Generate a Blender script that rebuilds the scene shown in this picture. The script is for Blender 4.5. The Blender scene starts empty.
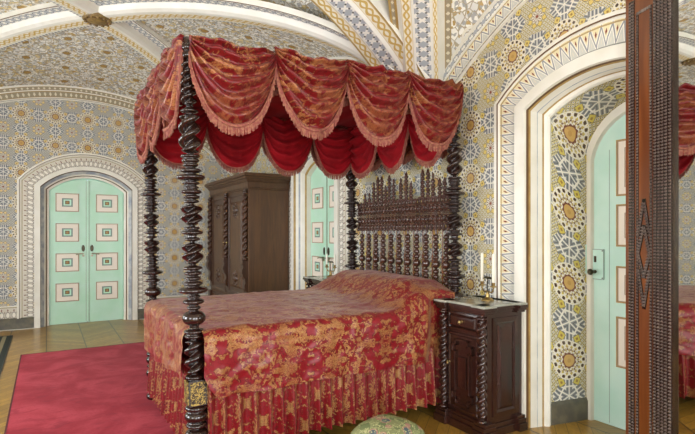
import bpy, math, random
from mathutils import Vector, Matrix, noise
random.seed(7)
PI = math.pi
S = bpy.context.scene
COL = S.collection

# ------------------------------------------------------------------ node helpers
def lin(h):
    h = h.lstrip('#')
    v = [int(h[i:i+2], 16)/255 for i in (0, 2, 4)]
    return tuple(c/12.92 if c <= 0.04045 else ((c+0.055)/1.055)**2.4 for c in v) + (1.0,)

class V:
    """float socket with arithmetic"""
    def __init__(s, nt, k): s.nt, s.k = nt, k
    def op(s, o, *a):
        n = s.nt.nodes.new('ShaderNodeMath'); n.operation = o
        for i, x in enumerate((s,)+a):
            x = x.k if isinstance(x, V) else x
            if isinstance(x, (int, float)): n.inputs[i].default_value = x
            else: s.nt.links.new(x, n.inputs[i])
        return V(s.nt, n.outputs[0])
    def __add__(s, o): return s.op('ADD', o)
    def __radd__(s, o): return s.op('ADD', o)
    def __sub__(s, o): return s.op('SUBTRACT', o)
    def __rsub__(s, o): return V(s.nt, o).op('SUBTRACT', s)
    def __mul__(s, o): return s.op('MULTIPLY', o)
    def __rmul__(s, o): return s.op('MULTIPLY', o)
    def __truediv__(s, o): return s.op('DIVIDE', o)
    def __neg__(s): return s.op('MULTIPLY', -1.0)
    def abs(s): return s.op('ABSOLUTE')
    def sin(s): return s.op('SINE')
    def cos(s): return s.op('COSINE')
    def fract(s): return s.op('FRACT')
    def floor(s): return s.op('FLOOR')
    def pp(s, w): return s.op('PINGPONG', w)
    def lt(s, o): return s.op('LESS_THAN', o)
    def gt(s, o): return s.op('GREATER_THAN', o)
    def min(s, o): return s.op('MINIMUM', o)
    def max(s, o): return s.op('MAXIMUM', o)
    def atan2(s, o): return s.op('ARCTAN2', s if False else o) if False else s.op('ARCTAN2', o)
    def sqrt(s): return s.op('SQRT')
    def pw(s, e): return s.op('POWER', e)
    def step(s, a, b):
        n = s.nt.nodes.new('ShaderNodeMapRange'); n.interpolation_type = 'SMOOTHSTEP'
        s.nt.links.new(s.k, n.inputs[0])
        n.inputs[1].default_value = a; n.inputs[2].default_value = b
        return V(s.nt, n.outputs[0])

class Mat:
    def __init__(s, name, rough=0.6, spec=0.5, metal=0.0, sheen=0.0, coat=0.0):
        s.m = bpy.data.materials.new(name); s.m.use_nodes = True
        s.nt = s.m.node_tree
        s.b = s.nt.nodes['Principled BSDF']
        s.b.inputs['Roughness'].default_value = rough
        s.b.inputs['Specular IOR Level'].default_value = spec
        s.b.inputs['Metallic'].default_value = metal
        if sheen:
            s.b.inputs['Sheen Weight'].default_value = sheen
            s.b.inputs['Sheen Roughness'].default_value = 0.4
        if coat:
            s.b.inputs['Coat Weight'].default_value = coat
            s.b.inputs['Coat Roughness'].default_value = 0.12
    def uv(s):
        t = s.nt.nodes.new('ShaderNodeUVMap'); t.uv_map = 'UVMap'
        x = s.nt.nodes.new('ShaderNodeSeparateXYZ'); s.nt.links.new(t.outputs[0], x.inputs[0])
        return V(s.nt, x.outputs[0]), V(s.nt, x.outputs[1])
    def obj(s):
        t = s.nt.nodes.new('ShaderNodeTexCoord')
        x = s.nt.nodes.new('ShaderNodeSeparateXYZ'); s.nt.links.new(t.outputs['Object'], x.inputs[0])
        return [V(s.nt, x.outputs[i]) for i in range(3)]
    def vec(s, x, y, z=0.0):
        c = s.nt.nodes.new('ShaderNodeCombineXYZ')
        for i, a in enumerate((x, y, z)):
            if isinstance(a, V): s.nt.links.new(a.k, c.inputs[i])
            else: c.inputs[i].default_value = a
        return c.outputs[0]
    def noise(s, vec, scale, detail=2.0, dist=0.0, rough=0.5):
        n = s.nt.nodes.new('ShaderNodeTexNoise')
        if vec is not None: s.nt.links.new(vec, n.inputs['Vector'])
        n.inputs['Scale'].default_value = scale; n.inputs['Detail'].default_value = detail
        n.inputs['Distortion'].default_value = dist; n.inputs['Roughness'].default_value = rough
        return V(s.nt, n.outputs[0])
    def voro(s, vec, scale, feature='F1', rnd=1.0):
        n = s.nt.nodes.new('ShaderNodeTexVoronoi'); n.feature = feature
        s.nt.links.new(vec, n.inputs['Vector']); n.inputs['Scale'].default_value = scale
        n.inputs['Randomness'].default_value = rnd
        if feature == 'F1':
            x = s.nt.nodes.new('ShaderNodeSeparateColor'); s.nt.links.new(n.outputs['Color'], x.inputs[0])
            return V(s.nt, n.outputs['Distance']), V(s.nt, x.outputs[0]), V(s.nt, x.outputs[1])
        return V(s.nt, n.outputs['Distance'])
    def mix(s, f, a, b):
        n = s.nt.nodes.new('ShaderNodeMix'); n.data_type = 'RGBA'; n.clamp_factor = True
        if isinstance(f, V): s.nt.links.new(f.k, n.inputs[0])
        else: n.inputs[0].default_value = f
        for i, c in ((6, a), (7, b)):
            if isinstance(c, str): c = lin(c)
            if isinstance(c, tuple): n.inputs[i].default_value = c
            else: s.nt.links.new(c, n.inputs[i])
        return n.outputs[2]
    def color(s, c):
        if isinstance(c, str): c = lin(c)
        if isinstance(c, tuple): s.b.inputs['Base Color'].default_value = c
        else: s.nt.links.new(c, s.b.inputs['Base Color'])
        return s
    def bump(s, h, strength=0.3, dist=0.01):
        n = s.nt.nodes.new('ShaderNodeBump'); n.inputs['Strength'].default_value = strength
        n.inputs['Distance'].default_value = dist
        s.nt.links.new(h.k, n.inputs['Height']); s.nt.links.new(n.outputs[0], s.b.inputs['Normal'])
        return s

def plain(name, c, rough=0.5, c2=None, scale=6.0, **k):
    m = Mat(name, rough, **k)
    if c2:
        x, y, z = m.obj()
        m.color(m.mix(m.noise(m.vec(x, y, z), scale, 4).step(0.35, 0.7), c, c2))
    else: m.color(c)
    return m.m

# ------------------------------------------------------------------ pattern materials
def wall_pattern(name, cell, u0, v0, greyfill, yellow, cream, base, ground):
    m = Mat(name, 0.62, 0.3)
    u, v = m.uv()
    px = ((u-u0)/cell + 0.5).fract() - 0.5
    py = ((v-v0)/cell + 0.5).fract() - 0.5
    r = (px*px + py*py).sqrt(); th = py.atan2(px)
    # rosette: interlaced petals, a scalloped core and an outer ring of dark triangles
    sa = (th*8.0 + r*34.0).sin().abs(); sb = (th*8.0 - r*34.0).sin().abs()
    lines = sa.min(sb).lt(0.5)
    col = m.mix(r.lt(0.19), yellow, '#b8a468')
    col = m.mix(lines, col, cream)
    tri = (th*8.0).cos().abs()
    col = m.mix(tri.gt(0.72)*((r-0.232).abs().lt(0.020)), col, '#45302a')
    col = m.mix((th*8.0).sin().abs().gt(0.8)*((r-0.15).abs().lt(0.012)), col, '#6a4a36')
    # strapwork stars on the edge middles
    hor = px.abs().gt(py.abs())
    sx = px.abs() - hor*0.5; sy = py.abs() - hor.op('MULTIPLY_ADD', -0.5, 0.5)
    re = (sx*sx + sy*sy).sqrt(); te = sy.atan2(sx)
    ts = ((te/(PI/3.0)).fract() - 0.5)*(PI/3.0)
    ac = (re*ts.sin()*2*PI*17.0).cos(); al = re*ts.cos()
    star = m.mix(ac.gt(0.62), greyfill, cream)
    star = m.mix(ac.lt(-0.8), star, '#5f6062')
    star = m.mix((al-0.135).abs().lt(0.012), star, cream)
    g1 = ((px.abs()+py.abs())*2*PI*13.0).sin(); g2 = ((px.abs()-py.abs())*2*PI*13.0).sin()
    net = m.mix(g1.max(g2).gt(0.72), ground, cream)
    net = m.mix((g1*g2).gt(0.55), net, greyfill)
    net = m.mix((g1*g2).lt(-0.55), net, '#6b604a')
    field = m.mix((re - (te*6.0).cos()*0.02).lt(0.245), net, star)
    # small rosettes at the corners
    qx = 0.5 - px.abs(); qy = 0.5 - py.abs()
    rc = (qx*qx + qy*qy).sqrt(); tc = qy.atan2(qx)
    small = m.mix((tc*6.0 + rc*40.0).sin().abs().min((tc*6.0 - rc*40.0).sin().abs()).lt(0.5), '#86705a', cream)
    small = m.mix(rc.lt(0.026), small, '#8a4a34')
    field = m.mix(rc.lt(0.105), field, small)
    # yellow quarries round both
    dt = ((th/(PI/4.0)).fract() - 0.5).abs()*(PI/4.0)
    y1 = (r-0.325).abs() + dt*0.325
    dc = ((tc/(PI/4.0)).fract() - 0.5).abs()*(PI/4.0)
    y2 = (rc-0.145).abs() + dc*0.145
    field = m.mix(y1.lt(0.074), field, '#6e6248')
    field = m.mix(y1.lt(0.064), field, yellow)
    field = m.mix(y1.lt(0.024), field, '#9a7a38')
    field = m.mix(y2.lt(0.056), field, '#6e6248')
    field = m.mix(y2.lt(0.046), field, yellow)
    col = m.mix(r.gt(0.262), col, field)
    col = m.mix((r-0.264).abs().lt(0.007), col, cream)
    scal = (th*10.0).cos()*0.008
    col = m.mix((r+scal).lt(0.108), col, '#6f3a2a')
    col = m.mix(r.lt(0.084), col, '#c9a25a')
    col = m.mix(r.lt(0.03), col, '#b98e48')
    n = m.noise(m.vec(u, v), 3.0, 4)
    col = m.mix(n.step(0.35, 0.75)*0.2, col, base)
    m.color(col)
    m.bump(ac*0.5, 0.15, 0.003)
    return m.m

W_A = wall_pattern('moorish_wall_grey', 0.43, 0.116, 2.70, '#8d959f', '#e8d090', '#e4e0d4', '#b5b2aa', '#b3afa2')
W_B = wall_pattern('moorish_wall', 0.43, 2.98, 2.70, '#92969a', '#dcc46e', '#e6e1d2', '#c2bba4', '#cbbc86')
W_R = wall_pattern('moorish_reveal', 0.58, 0.0, 1.665, '#8b9092', '#d2bf58', '#e8e4d8', '#bdb69e', '#c6b878')

def vault_mat():
    m = Mat('vault_ornament', 0.65, 0.3)
    u, v = m.uv()
    vec = m.vec(u, v)
    d, ra, rb = m.voro(vec, 17.0, 'F1', 0.75)
    e = m.voro(vec, 17.0, 'DISTANCE_TO_EDGE', 0.75)
    col = m.mix(ra.gt(0.55), '#f7f4ec', '#e6e4de')
    col = m.mix(rb.gt(0.84), col, '#dfcc98')
    d2, rc, rd = m.voro(vec, 38.0, 'F1', 0.9)
    col = m.mix(rc.gt(0.72)*0.9, col, '#a9aaa8')
    col = m.mix(rd.gt(0.88)*0.9, col, '#bd9d58')
    col = m.mix(e.lt(0.045), col, '#b5aa90')
    px = ((u+v*0.0)/0.46).fract()-0.5; py = (v/0.46 + ((u/0.46).floor()*0.5)).fract()-0.5
    r = (px*px+py*py).sqrt()
    col = m.mix((r-0.19).abs().lt(0.02), col, '#ece6d6')
    col = m.mix(r.lt(0.1), col, '#8f7a50')
    col = m.mix(r.lt(0.08), col, '#b08c48')
    m.color(col)
    m.bump(e.step(0.0, 0.15), 0.4, 0.01)
    return m.m
VAULT = vault_mat()

def strip_mat(name, fn, rough=0.55):
    m = Mat(name, rough, 0.35)
    u, v = m.uv()
    m.color(fn(m, u, v)); return m.m
def f_border(m, u, v):
    t = (u/0.075).fract()-0.5; a = t.abs()
    h = v
    col = m.mix((a*2.0).lt(h*1.25-0.1), '#e8dcb4', '#d0cfc6')
    col = m.mix(((a*2.0) - h*1.25+0.1).abs().lt(0.30), col, '#f2ede0')
    col = m.mix(((a*2.0) - h*1.25+0.1).abs().lt(0.13), col, '#96989a')
    col = m.mix((t*t*3.0 + (h-0.72)*(h-0.72)).lt(0.012), col, '#dcd6c6')
    col = m.mix((t*t*2.0 + (h-0.30)*(h-0.30)*0.6).lt(0.0) if False else ((t.abs()-0.5).abs()*1.6 + (h-0.34).abs()).lt(0.15), col, '#7d2f22')
    col = m.mix((h-0.08).abs().lt(0.035), col, '#b29a6a')
    col = m.mix((h-0.95).abs().lt(0.03), col, '#8a8a82')
    return col
def f_border_light(m, u, v):
    t = (u/0.073).fract()-0.5; a = t.abs()
    col = m.mix((a*1.6 + (v-0.30).abs()).lt(0.25), '#d9d3c4', '#e9e3d4')
    col = m.mix((a*1.3 + (v-0.30).abs()).lt(0.15), col, '#74402f')
    e = (a*a*4.0 + (v-0.72)*(v-0.72)*7.0)
    col = m.mix((e-0.5).abs().lt(0.16), col, '#a19a90')
    col = m.mix(e.lt(0.30), col, '#f0ebe0')
    col = m.mix(((a-0.5).abs()*1.4 + (v-0.5).abs()).lt(0.13), col, '#8b7a66')
    col = m.mix((v-0.07).abs().lt(0.03), col, '#a89a72')
    col = m.mix(((a-0.5).abs()*1.4 + (v-0.94).abs()).lt(0.12), col, '#7d6c5a')
    return col
def f_scroll(m, u, v):
    s = (u*42.0).sin()*0.26
    l1 = (v-0.5-s).abs().lt(0.13); l2 = (v-0.5+s).abs().lt(0.1)
    col = m.mix(l1.max(l2), '#f1ead6', '#d0b060')
    return m.mix((v-0.5).abs().gt(0.44), col, '#d9c58e')
def f_lattice(m, u, v):
    a = (u/0.09+v).fract(); b = (u/0.09-v).fract()
    l = (a-0.5).abs().lt(0.13).max((b-0.5).abs().lt(0.13))
    col = m.mix(l, '#aeb2b5', '#f1ede2')
    d = (((u/0.045).fract()-0.5).abs()*0.8 + ((v*2.0).fract()-0.5).abs()).lt(0.2)
    col = m.mix(d, col, '#66645f')
    return m.mix((v-0.5).abs().gt(0.45), col, '#efebdf')
def f_dash(m, u, v):
    return m.mix((u/0.045).fract().lt(0.55), '#f0ebdd', '#85868a')
def f_dark(m, u, v):
    a = ((u/0.07).fract()-0.5).abs(); 
    col = m.mix((a*1.4+(v-0.5).abs()).lt(0.36), '#a0947a', '#ded6bd')
    col = m.mix((v-0.5).abs().gt(0.4), col, '#a98948')
    return col
BORDER = strip_mat('painted_border', f_border)
BORDER_L = strip_mat('painted_border_pale', f_border_light)
SCROLL = strip_mat('gold_scroll', f_scroll)
LATTICE = strip_mat('lattice_band', f_lattice)
DASH = strip_mat('dash_band', f_dash)
ARCHB = strip_mat('arch_border', f_dark)
WHITE = plain('cream_paint', '#eeebe0', 0.45, '#e6e2d4', 5)
GOLD = plain('dull_gold', '#b89a5a', 0.45, '#a5854a', 14)
GREYBLUE = plain('grey_blue_paint', '#9aa1ab', 0.45, '#c9cac6', 9)
BROWNP = plain('brown_paint', '#6a4a2c', 0.5)
STONE = plain('dark_skirting', '#57544a', 0.4, '#6d6755', 12)
GREEN = plain('mint_paint', '#bde8cd', 0.42, '#c8ecd8', 4)
BOSSM = plain('aged_gilding', '#8f7440', 0.45, '#6d5630', 30)
TAN = plain('tan_line', '#b39a80', 0.5)
GREEN2 = plain('pale_mint_planks', '#d2f0e4', 0.45, '#c2e8d9', 3)
DKGREEN = plain('grey_green_line', '#7f948a', 0.5)
PANELW = plain('panel_cream', '#f0e6d8', 0.45)

def floor_mat():
    m = Mat('chevron_parquet', 0.3, 0.5)
    u, v = m.uv()
    w = 0.42
    k = (u/w).floor(); f = (u/w).fract()
    tri = (u/w).pp(1.0)
    s = v/0.11 + tri*3.4
    pl = s.floor(); g = s.fract()
    hsh = ((pl*12.9898 + k*78.233).sin()*437.58).fract()
    n = m.noise(m.vec(s*1.2, u*6.0), 3.0, 5, 0.4)
    col = m.mix(hsh, '#b58c38', '#95702c')
    col = m.mix(n.step(0.35, 0.75)*0.55, col, '#6d5228')
    gap = (g-0.5).abs().gt(0.475).max((f-0.5).abs().gt(0.485))
    col = m.mix(gap, col, '#4a3a22')
    m.color(col)
    m.b.inputs['Coat Weight'].default_value = 0.1
    m.b.inputs['Coat Roughness'].default_value = 0.16
    return m.m
FLOOR = floor_mat()

def rug_mat():
    m = Mat('crimson_pile', 0.95, 0.1, sheen=0.08)
    x, y, z = m.obj()
    n = m.noise(m.vec(x, y, 0), 2.2, 6, 0.6, 0.62)
    col = m.mix(n.step(0.38, 0.66), '#931a2a', '#b33a47')
    n2 = m.noise(m.vec(x, y, 0), 60, 3)
    col = m.mix(n2.step(0.4, 0.7)*0.3, col, '#8f1a28')
    n3 = m.noise(m.vec(x*1.0, y*2.2, 3), 5.0, 4, 1.0)
    col = m.mix(n3.step(0.54, 0.68)*0.5, col, '#84182a')
    m.color(col).bump(n2, 0.4, 0.004); return m.m
RUG = rug_mat()
RUGEDGE = plain('rug_binding', '#5a2025', 0.9)
def runner_mat():
    m = Mat('runner_pile', 0.95, 0.1)
    u, v = m.uv()
    e = (u-0.5).abs()
    d, a, b = m.voro(m.vec(u*3.0, v*9.0), 3.0)
    col = m.mix(a, '#4a4438', '#33463f')
    col = m.mix(b.gt(0.7), col, '#7c4a3a')
    col = m.mix(e.gt(0.38), col, '#3b3f3a'); col = m.mix((e-0.43).abs().lt(0.02), col, '#8d8468')
    m.color(col); return m.m
RUNNER = runner_mat()

def brocade(name, red, red2, gold, gold2, cell, thr, rough=0.42, sheen=0.3, sc=7.0, dark='#4f0d12'):
    m = Mat(name, rough, 0.4, sheen=sheen)
    m.b.inputs['Sheen Tint'].default_value = (1, 0.7, 0.62, 1)
    u, v = m.uv()
    a = u.pp(cell)
    b = v + ((u/(cell*2.0)).floor()*cell*1.4)
    b = b.pp(cell*1.7)
    n = m.noise(m.vec(a, b, 0.3), sc, 2.0, 1.0)
    n2 = m.noise(m.vec(a, b, 4.0), sc*3.0, 2.0, 1.6)
    n4 = m.noise(m.vec(u, v, 9.0), 34.0, 3.0, 0.6)
    q = n + (n2-0.5)*0.62 + (n4-0.5)*0.10
    fac = q.step(thr-0.012, thr+0.016)
    veins = (n2-0.5).abs().lt(0.026).max((n2-0.62).abs().lt(0.016)).max((n2-0.40).abs().lt(0.014))
    fac = fac*(veins.op('MULTIPLY_ADD', -0.8, 1.0))
    edge = (q-thr+0.014).abs().lt(0.016)
    n3 = m.noise(m.vec(u, v, 1.0), 2.5, 3)
    cr = m.mix(n3, red, red2); cg = m.mix(n3.step(0.35, 0.65), gold, gold2)
    col = m.mix(fac, cr, cg)
    col = m.mix(edge*0.75, col, dark)
    m.color(m.mix((n4-0.5).abs().lt(0.03)*0.35, col, dark))
    m.bump(fac, 0.2, 0.004)
    return m.m
SPREAD = brocade('crimson_gold_brocade', '#760b15', '#8c1522', '#97693c', '#ab7f4a', 0.29, 0.465, 0.40, 0.2, 8.0)
SKIRT = brocade('skirt_brocade', '#740a13', '#88121c', '#997040', '#a87e4a', 0.09, 0.5, 0.45, 0.12, 9.0)
SWAG = brocade('swag_brocade', '#6d0e12', '#7d1416', '#8a4c30', '#a86f40', 0.2, 0.49, 0.42, 0.1, 9.0, '#3d090c')  # browner cloth, its colour also darkened for the weak light on the swags
def velvet(name, c, c2):
    m = Mat(name, 0.75, 0.15, sheen=0.1)
    m.b.inputs['Sheen Tint'].default_value = (1, 0.35, 0.35, 1)
    u, v = m.uv()
    m.color(m.mix(m.noise(m.vec(u, v), 5, 3).step(0.3, 0.7), c, c2)); return m.m
VELVET = velvet('crimson_velvet', '#7c0c14', '#950f1a')
FRINGE = plain('rose_fringe', '#87423c', 0.8, '#9f6a50', 60)

def wood(name, c1, c2, rough=0.3, scale=3.0, coat=0.2, axis=2):
    m = Mat(name, rough, 0.5, coat=coat)
    x, y, z = m.obj()
    if axis == 2: vec = m.vec(x*6.0, y*6.0, z*0.6)
    else: vec = m.vec(x*0.6, y*6.0, z*6.0)
    n = m.noise(vec, scale, 5, 1.2)
    m.color(m.mix(n.step(0.3, 0.7), c1, c2)); return m.m
EBONY = wood('ebonised_wood', '#1d100c', '#2c1812', 0.2, coat=0.5)
HEADW = wood('carved_rosewood', '#3a2016', '#553123', 0.24, coat=0.4)
NIGHTW = wood('dark_rosewood', '#2c1914', '#40221a', 0.24, coat=0.45)
WARDW = wood('walnut', '#4a301d', '#5f4024', 0.38, coat=0.15)
WARDD = wood('walnut_dark', '#3a2418', '#4d301f', 0.3, coat=0.25)
FRAMEW = wood('jacaranda', '#6a3717', '#84491f', 0.32, 2.0, coat=0.4)
RIPPLE = wood('ripple_ebony_glint', '#62554f', '#857871', 0.16, 4.0, coat=0.9)  # bead glints put into the colour, paler than the black wood
MARBLE = plain('grey_marble', '#8f9284', 0.12, '#b5b5a8', 7)
BRASS = plain('old_brass', '#a8905c', 0.3, metal=0.9)
SILVER = plain('tarnished_silver', '#a9a78f', 0.3, metal=0.8)
IRON = plain('dark_iron', '#4f4838', 0.4, metal=0.7)
WAX = plain('candle_wax', '#f4efdf', 0.45)
CABLE = plain('white_plastic', '#dedcd2', 0.4)
HIDDEN = plain('ticking', '#b8a58a', 0.8)
def mirror_mat():
    m = Mat('mirror_silvering', 0.015, 0.5, metal=1.0); m.color((0.80, 0.80, 0.76, 1)); return m.m
MIRROR = mirror_mat()
def tapestry():
    m = Mat('green_tapestry', 0.9, 0.1)
    x, y, z = m.obj()
    vec = m.vec(x, y, z)
    d, a, b = m.voro(vec, 17.0)
    n = m.noise(vec, 28, 3, 1.0)
    col = m.mix(n.step(0.35, 0.65), '#7d8058', '#646c49')
    col = m.mix(a.gt(0.6)*d.lt(0.5), col, '#9a7266')
    col = m.mix(b.gt(0.8)*d.lt(0.38), col, '#4f5a5e')
    col = m.mix((n-0.5).abs().lt(0.02), col, '#a9a878')
    m.color(col).bump(n, 0.4, 0.004); return m.m
TAPESTRY = tapestry()
def gilt():
    m = Mat('pierced_gilt', 0.45, 0.5)
    x, y, z = m.obj()
    n = m.noise(m.vec(x, y, z), 75, 2, 1.5)
    m.color(m.mix(n.step(0.48, 0.56), '#2a1a10', '#b39a4c')); return m.m
GILT = gilt()

# ------------------------------------------------------------------ mesh builder
class MB:
    def __init__(s, xf=None): s.v = []; s.f = []; s.uv = []; s.mi = []; s.sm = []; s.mats = []; s.xf = xf
    def mat(s, m):
        if m not in s.mats: s.mats.append(m)
        return s.mats.index(m)
    def add(s, p):
        p = Vector(p)
        if s.xf is not None: p = s.xf @ p
        s.v.append(tuple(p)); return len(s.v)-1
    def face(s, idx, m, uv=None, smooth=False):
        s.f.append(tuple(idx)); s.mi.append(s.mat(m)); s.sm.append(smooth)
        s.uv.append(uv if uv else [(s.v[i][0]+s.v[i][1], s.v[i][2]) for i in idx])
    def quad(s, pts, m, uv=None, smooth=False):
        s.face([s.add(p) for p in pts], m, uv, smooth)
    def grid(s, P, m, UV=None, smooth=True, cu=False, cv=False):
        n, k = len(P), len(P[0])
        ids = [[s.add(P[i][j]) for j in range(k)] for i in range(n)]
        for i in range(n if cu else n-1):
            for j in range(k if cv else k-1):
                a, b = (i+1) % n, (j+1) % k
                uv = [UV[i][j], UV[a][j], UV[a][b], UV[i][b]] if UV else None
                s.face((ids[i][j], ids[a][j], ids[a][b], ids[i][b]), m, uv, smooth)
        return ids
    def box(s, lo, hi, m):
        x0, y0, z0 = lo; x1, y1, z1 = hi
        c = [s.add(p) for p in ((x0,y0,z0),(x1,y0,z0),(x1,y1,z0),(x0,y1,z0),(x0,y0,z1),(x1,y0,z1),(x1,y1,z1),(x0,y1,z1))]
        for q in ((3,2,1,0),(4,5,6,7),(0,1,5,4),(1,2,6,5),(2,3,7,6),(3,0,4,7)):
            s.face([c[i] for i in q], m)
    def radial(s, prof, m, c=(0,0,0), n=16, cap=True, tilt=None):
        """prof: list of (z, r) or (z, func(theta))"""
        rows = []
        for z, r in prof:
            row = []
            for i in range(n):
                t = 2*PI*i/n
                rr = r(t) if callable(r) else r
                p = Vector((rr*math.cos(t), rr*math.sin(t), z))
                if tilt is not None: p = tilt @ p
                row.append((p.x+c[0], p.y+c[1], p.z+c[2]))
            rows.append(row)
        ids = s.grid(rows, m, None, True, False, True)
        if cap:
            s.face(ids[0][::-1], m); s.face(ids[-1], m)
    def tube(s, pts, r, m, n=8, taper=None):
        pts = [Vector(p) for p in pts]; rows = []
        for i, p in enumerate(pts):
            t = (pts[min(i+1, len(pts)-1)]-pts[max(i-1, 0)]).normalized()
            a = Vector((0,0,1)) if abs(t.z) < 0.9 else Vector((1,0,0))
            x = t.cross(a).normalized(); y = t.cross(x)
            rr = r*(taper(i/(len(pts)-1)) if taper else 1)
            rows.append([tuple(p + x*rr*math.cos(2*PI*k/n) + y*rr*math.sin(2*PI*k/n)) for k in range(n)])
        ids = s.grid(rows, m, None, True, False, True)
        s.face(ids[0][::-1], m); s.face(ids[-1], m)
    def nested(s, o, ux, uz, nn, w, h, loops, fill=True, prop=False):
        """stepped rectangles: loops = [(inset, depth, mat of the ring that ends here)]"""
        o, ux, uz, nn = Vector(o), Vector(ux), Vector(uz), Vector(nn)
        prev = None
        for ins, d, m in loops:
            ix, iz = (ins*w/min(w,h), ins*h/min(w,h)) if prop else (ins, ins)
            cur = [o+ux*a+uz*b+nn*d for a, b in ((ix,iz),(w-ix,iz),(w-ix,h-iz),(ix,h-iz))]
            if prev is not None:
                for i in range(4):
                    j = (i+1) % 4
                    s.quad((prev[i], prev[j], cur[j], cur[i]), m)
            prev = cur; last = m
        if fill: s.quad(prev, last)
    def build(s, name, parent=None, bevel=0, loc=None):
        me = bpy.data.meshes.new(name)
        me.from_pydata(s.v, [], s.f); 
        uvl = me.uv_layers.new(name='UVMap')
        k = 0
        for poly, uv in zip(me.polygons, s.uv):
            for a in uv: uvl.data[k].uv = a; k += 1
        for i, p in enumerate(me.polygons): p.material_index = s.mi[i]; p.use_smooth = s.sm[i]
        for m in s.mats: me.materials.append(m)
        me.update()
        o = bpy.data.objects.new(name, me); COL.objects.link(o)
        if parent is not None: o.parent = parent
        if loc is not None: o.location = loc
        if bevel:
            b = o.modifiers.new('Bevel', 'BEVEL'); b.width = bevel; b.segments = 2; b.limit_method = 'ANGLE'
        return o

def tag(o, label=None, cat=None, group=None, kind=None):
    if label: o['label'] = label
    if cat: o['category'] = cat
    if group: o['group'] = group
    if kind: o['kind'] = kind
    return o
def empty(name, loc=(0,0,0), rz=0.0):
    o = bpy.data.objects.new(name, None); COL.objects.link(o)
    o.location = loc; o.rotation_euler = (0, 0, rz); o.empty_display_size = 0.1
    return o
def struct(o): o['kind'] = 'structure'; return o
def copy_tree(o, parent=None):
    c = o.copy(); COL.objects.link(c)
    if parent is not None: c.parent = parent; c.matrix_parent_inverse = o.matrix_parent_inverse.copy()
    for ch in list(o.children): copy_tree(ch, c)
    return c

# turned work ------------------------------------------------------------------
def turned(elems, z0, z1, core=0.03, dz=0.004):
    """list of (z, r(theta)) rows; elems: ('d', z, r, halfheight) discs, ('b', z, r, hh) balls, ('s', za, zb, r, lumps) twists, ('c', za, zb, r) cylinders"""
    rows = []
    n = max(2, int(round((z1-z0)/dz)))
    for i in range(n+1):
        z = z0 + (z1-z0)*i/n
        r = core; tw = None
        for e in elems:
            if e[0] in 'db':
                t = abs(z-e[1])/(e[3]*(1.18 if e[0] == 'd' else 1))
                if t < 1:
                    q = e[2]*((1-t**2.2)**(0.42 if e[0] == 'd' else 0.5))
                    r = max(r, q)
            elif e[0] == 'c':
                if e[1] <= z <= e[2]: r = max(r, e[3])
            elif e[0] == 's' and e[1] <= z <= e[2]:
                tw = e
        if tw:
            _, a, b, R, lumps = tw
            env = min(1, (z-a)/0.02, (b-z)/0.02); env = max(0.3, env)
            ph = PI*lumps*(z-a)/(b-a)*1.0
            def strand(t, R=R, ph=ph, env=env, r=r):
                e_, a_ = .44*R, .56*R
                c, q = abs(math.cos(t-ph)), math.sin(t-ph)
                return max(r*.5, env*(e_*c + math.sqrt(max(0, a_*a_-(e_*q)**2))))
            rows.append((z, strand))
        else: rows.append((z, r))
    return rows

# ------------------------------------------------------------------ room
XE, XB, YA, YD, YM = -2.0, 2.95, 8.68, -1.9, 3.55
XC, HX = (XE+XB)/2, (XB-XE)/2
BAYS = [((YM+YA)/2, (YA-YM)/2), ((YM+YD)/2, (YM-YD)/2)]
def shape(q):
    h, R = 2.46, 3.0
    b = math.sqrt(R*R-h*h)
    return (math.sqrt(R*R-(q*h)**2)-b)/(R-b)
def diag(s): return 3.85 - 0.95*s**2.2 - 0.36*s**10
def crown(s, end): return 3.85 + (end-3.85)*s*s
def H(x, y):
    cy, hy = BAYS[0] if y >= YM else BAYS[1]
    u = max(-1, min(1, (x-XC)/HX)); v = max(-1, min(1, (y-cy)/hy))
    s = max(abs(u), abs(v))
    if s < 1e-6: return 3.85
    if abs(u) >= abs(v): q = abs(v)/s; end = 3.58
    else:
        q = abs(u)/s
        transverse = (v < 0) if y >= YM else (v > 0)
        end = 3.85 if transverse else 3.61
    return diag(s) + (crown(s, end)-diag(s))*shape(q)

m = MB(); m.quad(((XE-.6,YD-.6,0),(XB+.7,YD-.6,0),(XB+.7,YA+.5,0),(XE-.6,YA+.5,0)), FLOOR,
                 [(XE-.6,YD-.6),(XB+.7,YD-.6),(XB+.7,YA+.5),(XE-.6,YA+.5)])
struct(m.build('floor'))

m = MB()
for cy, hy in BAYS:
    N = 60
    P = []; UV = []
    for i in range(N+1):
        x = XC + HX*(-1+2*i/N); row = []; ru = []
        for j in range(N+1):
            y = cy + hy*(-1+2*j/N)
            yy = y + (1e-5 if cy > YM else -1e-5) if abs(y-YM) < 1e-4 else y
            row.append((x, y, H(x, yy))); ru.append((x, y))
        P.append(row); UV.append(ru)
    m.grid(P, VAULT, UV)
struct(m.build('ceiling'))

def arch_fn(c, w, zs, za):
    rise = za-zs; R = (w*w+rise*rise)/(2*rise); zc = za-R
    return lambda s: (zc+math.sqrt(max(0, R*R-(s-c)**2))) if abs(s-c) <= w+1e-6 else 0.0

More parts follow.
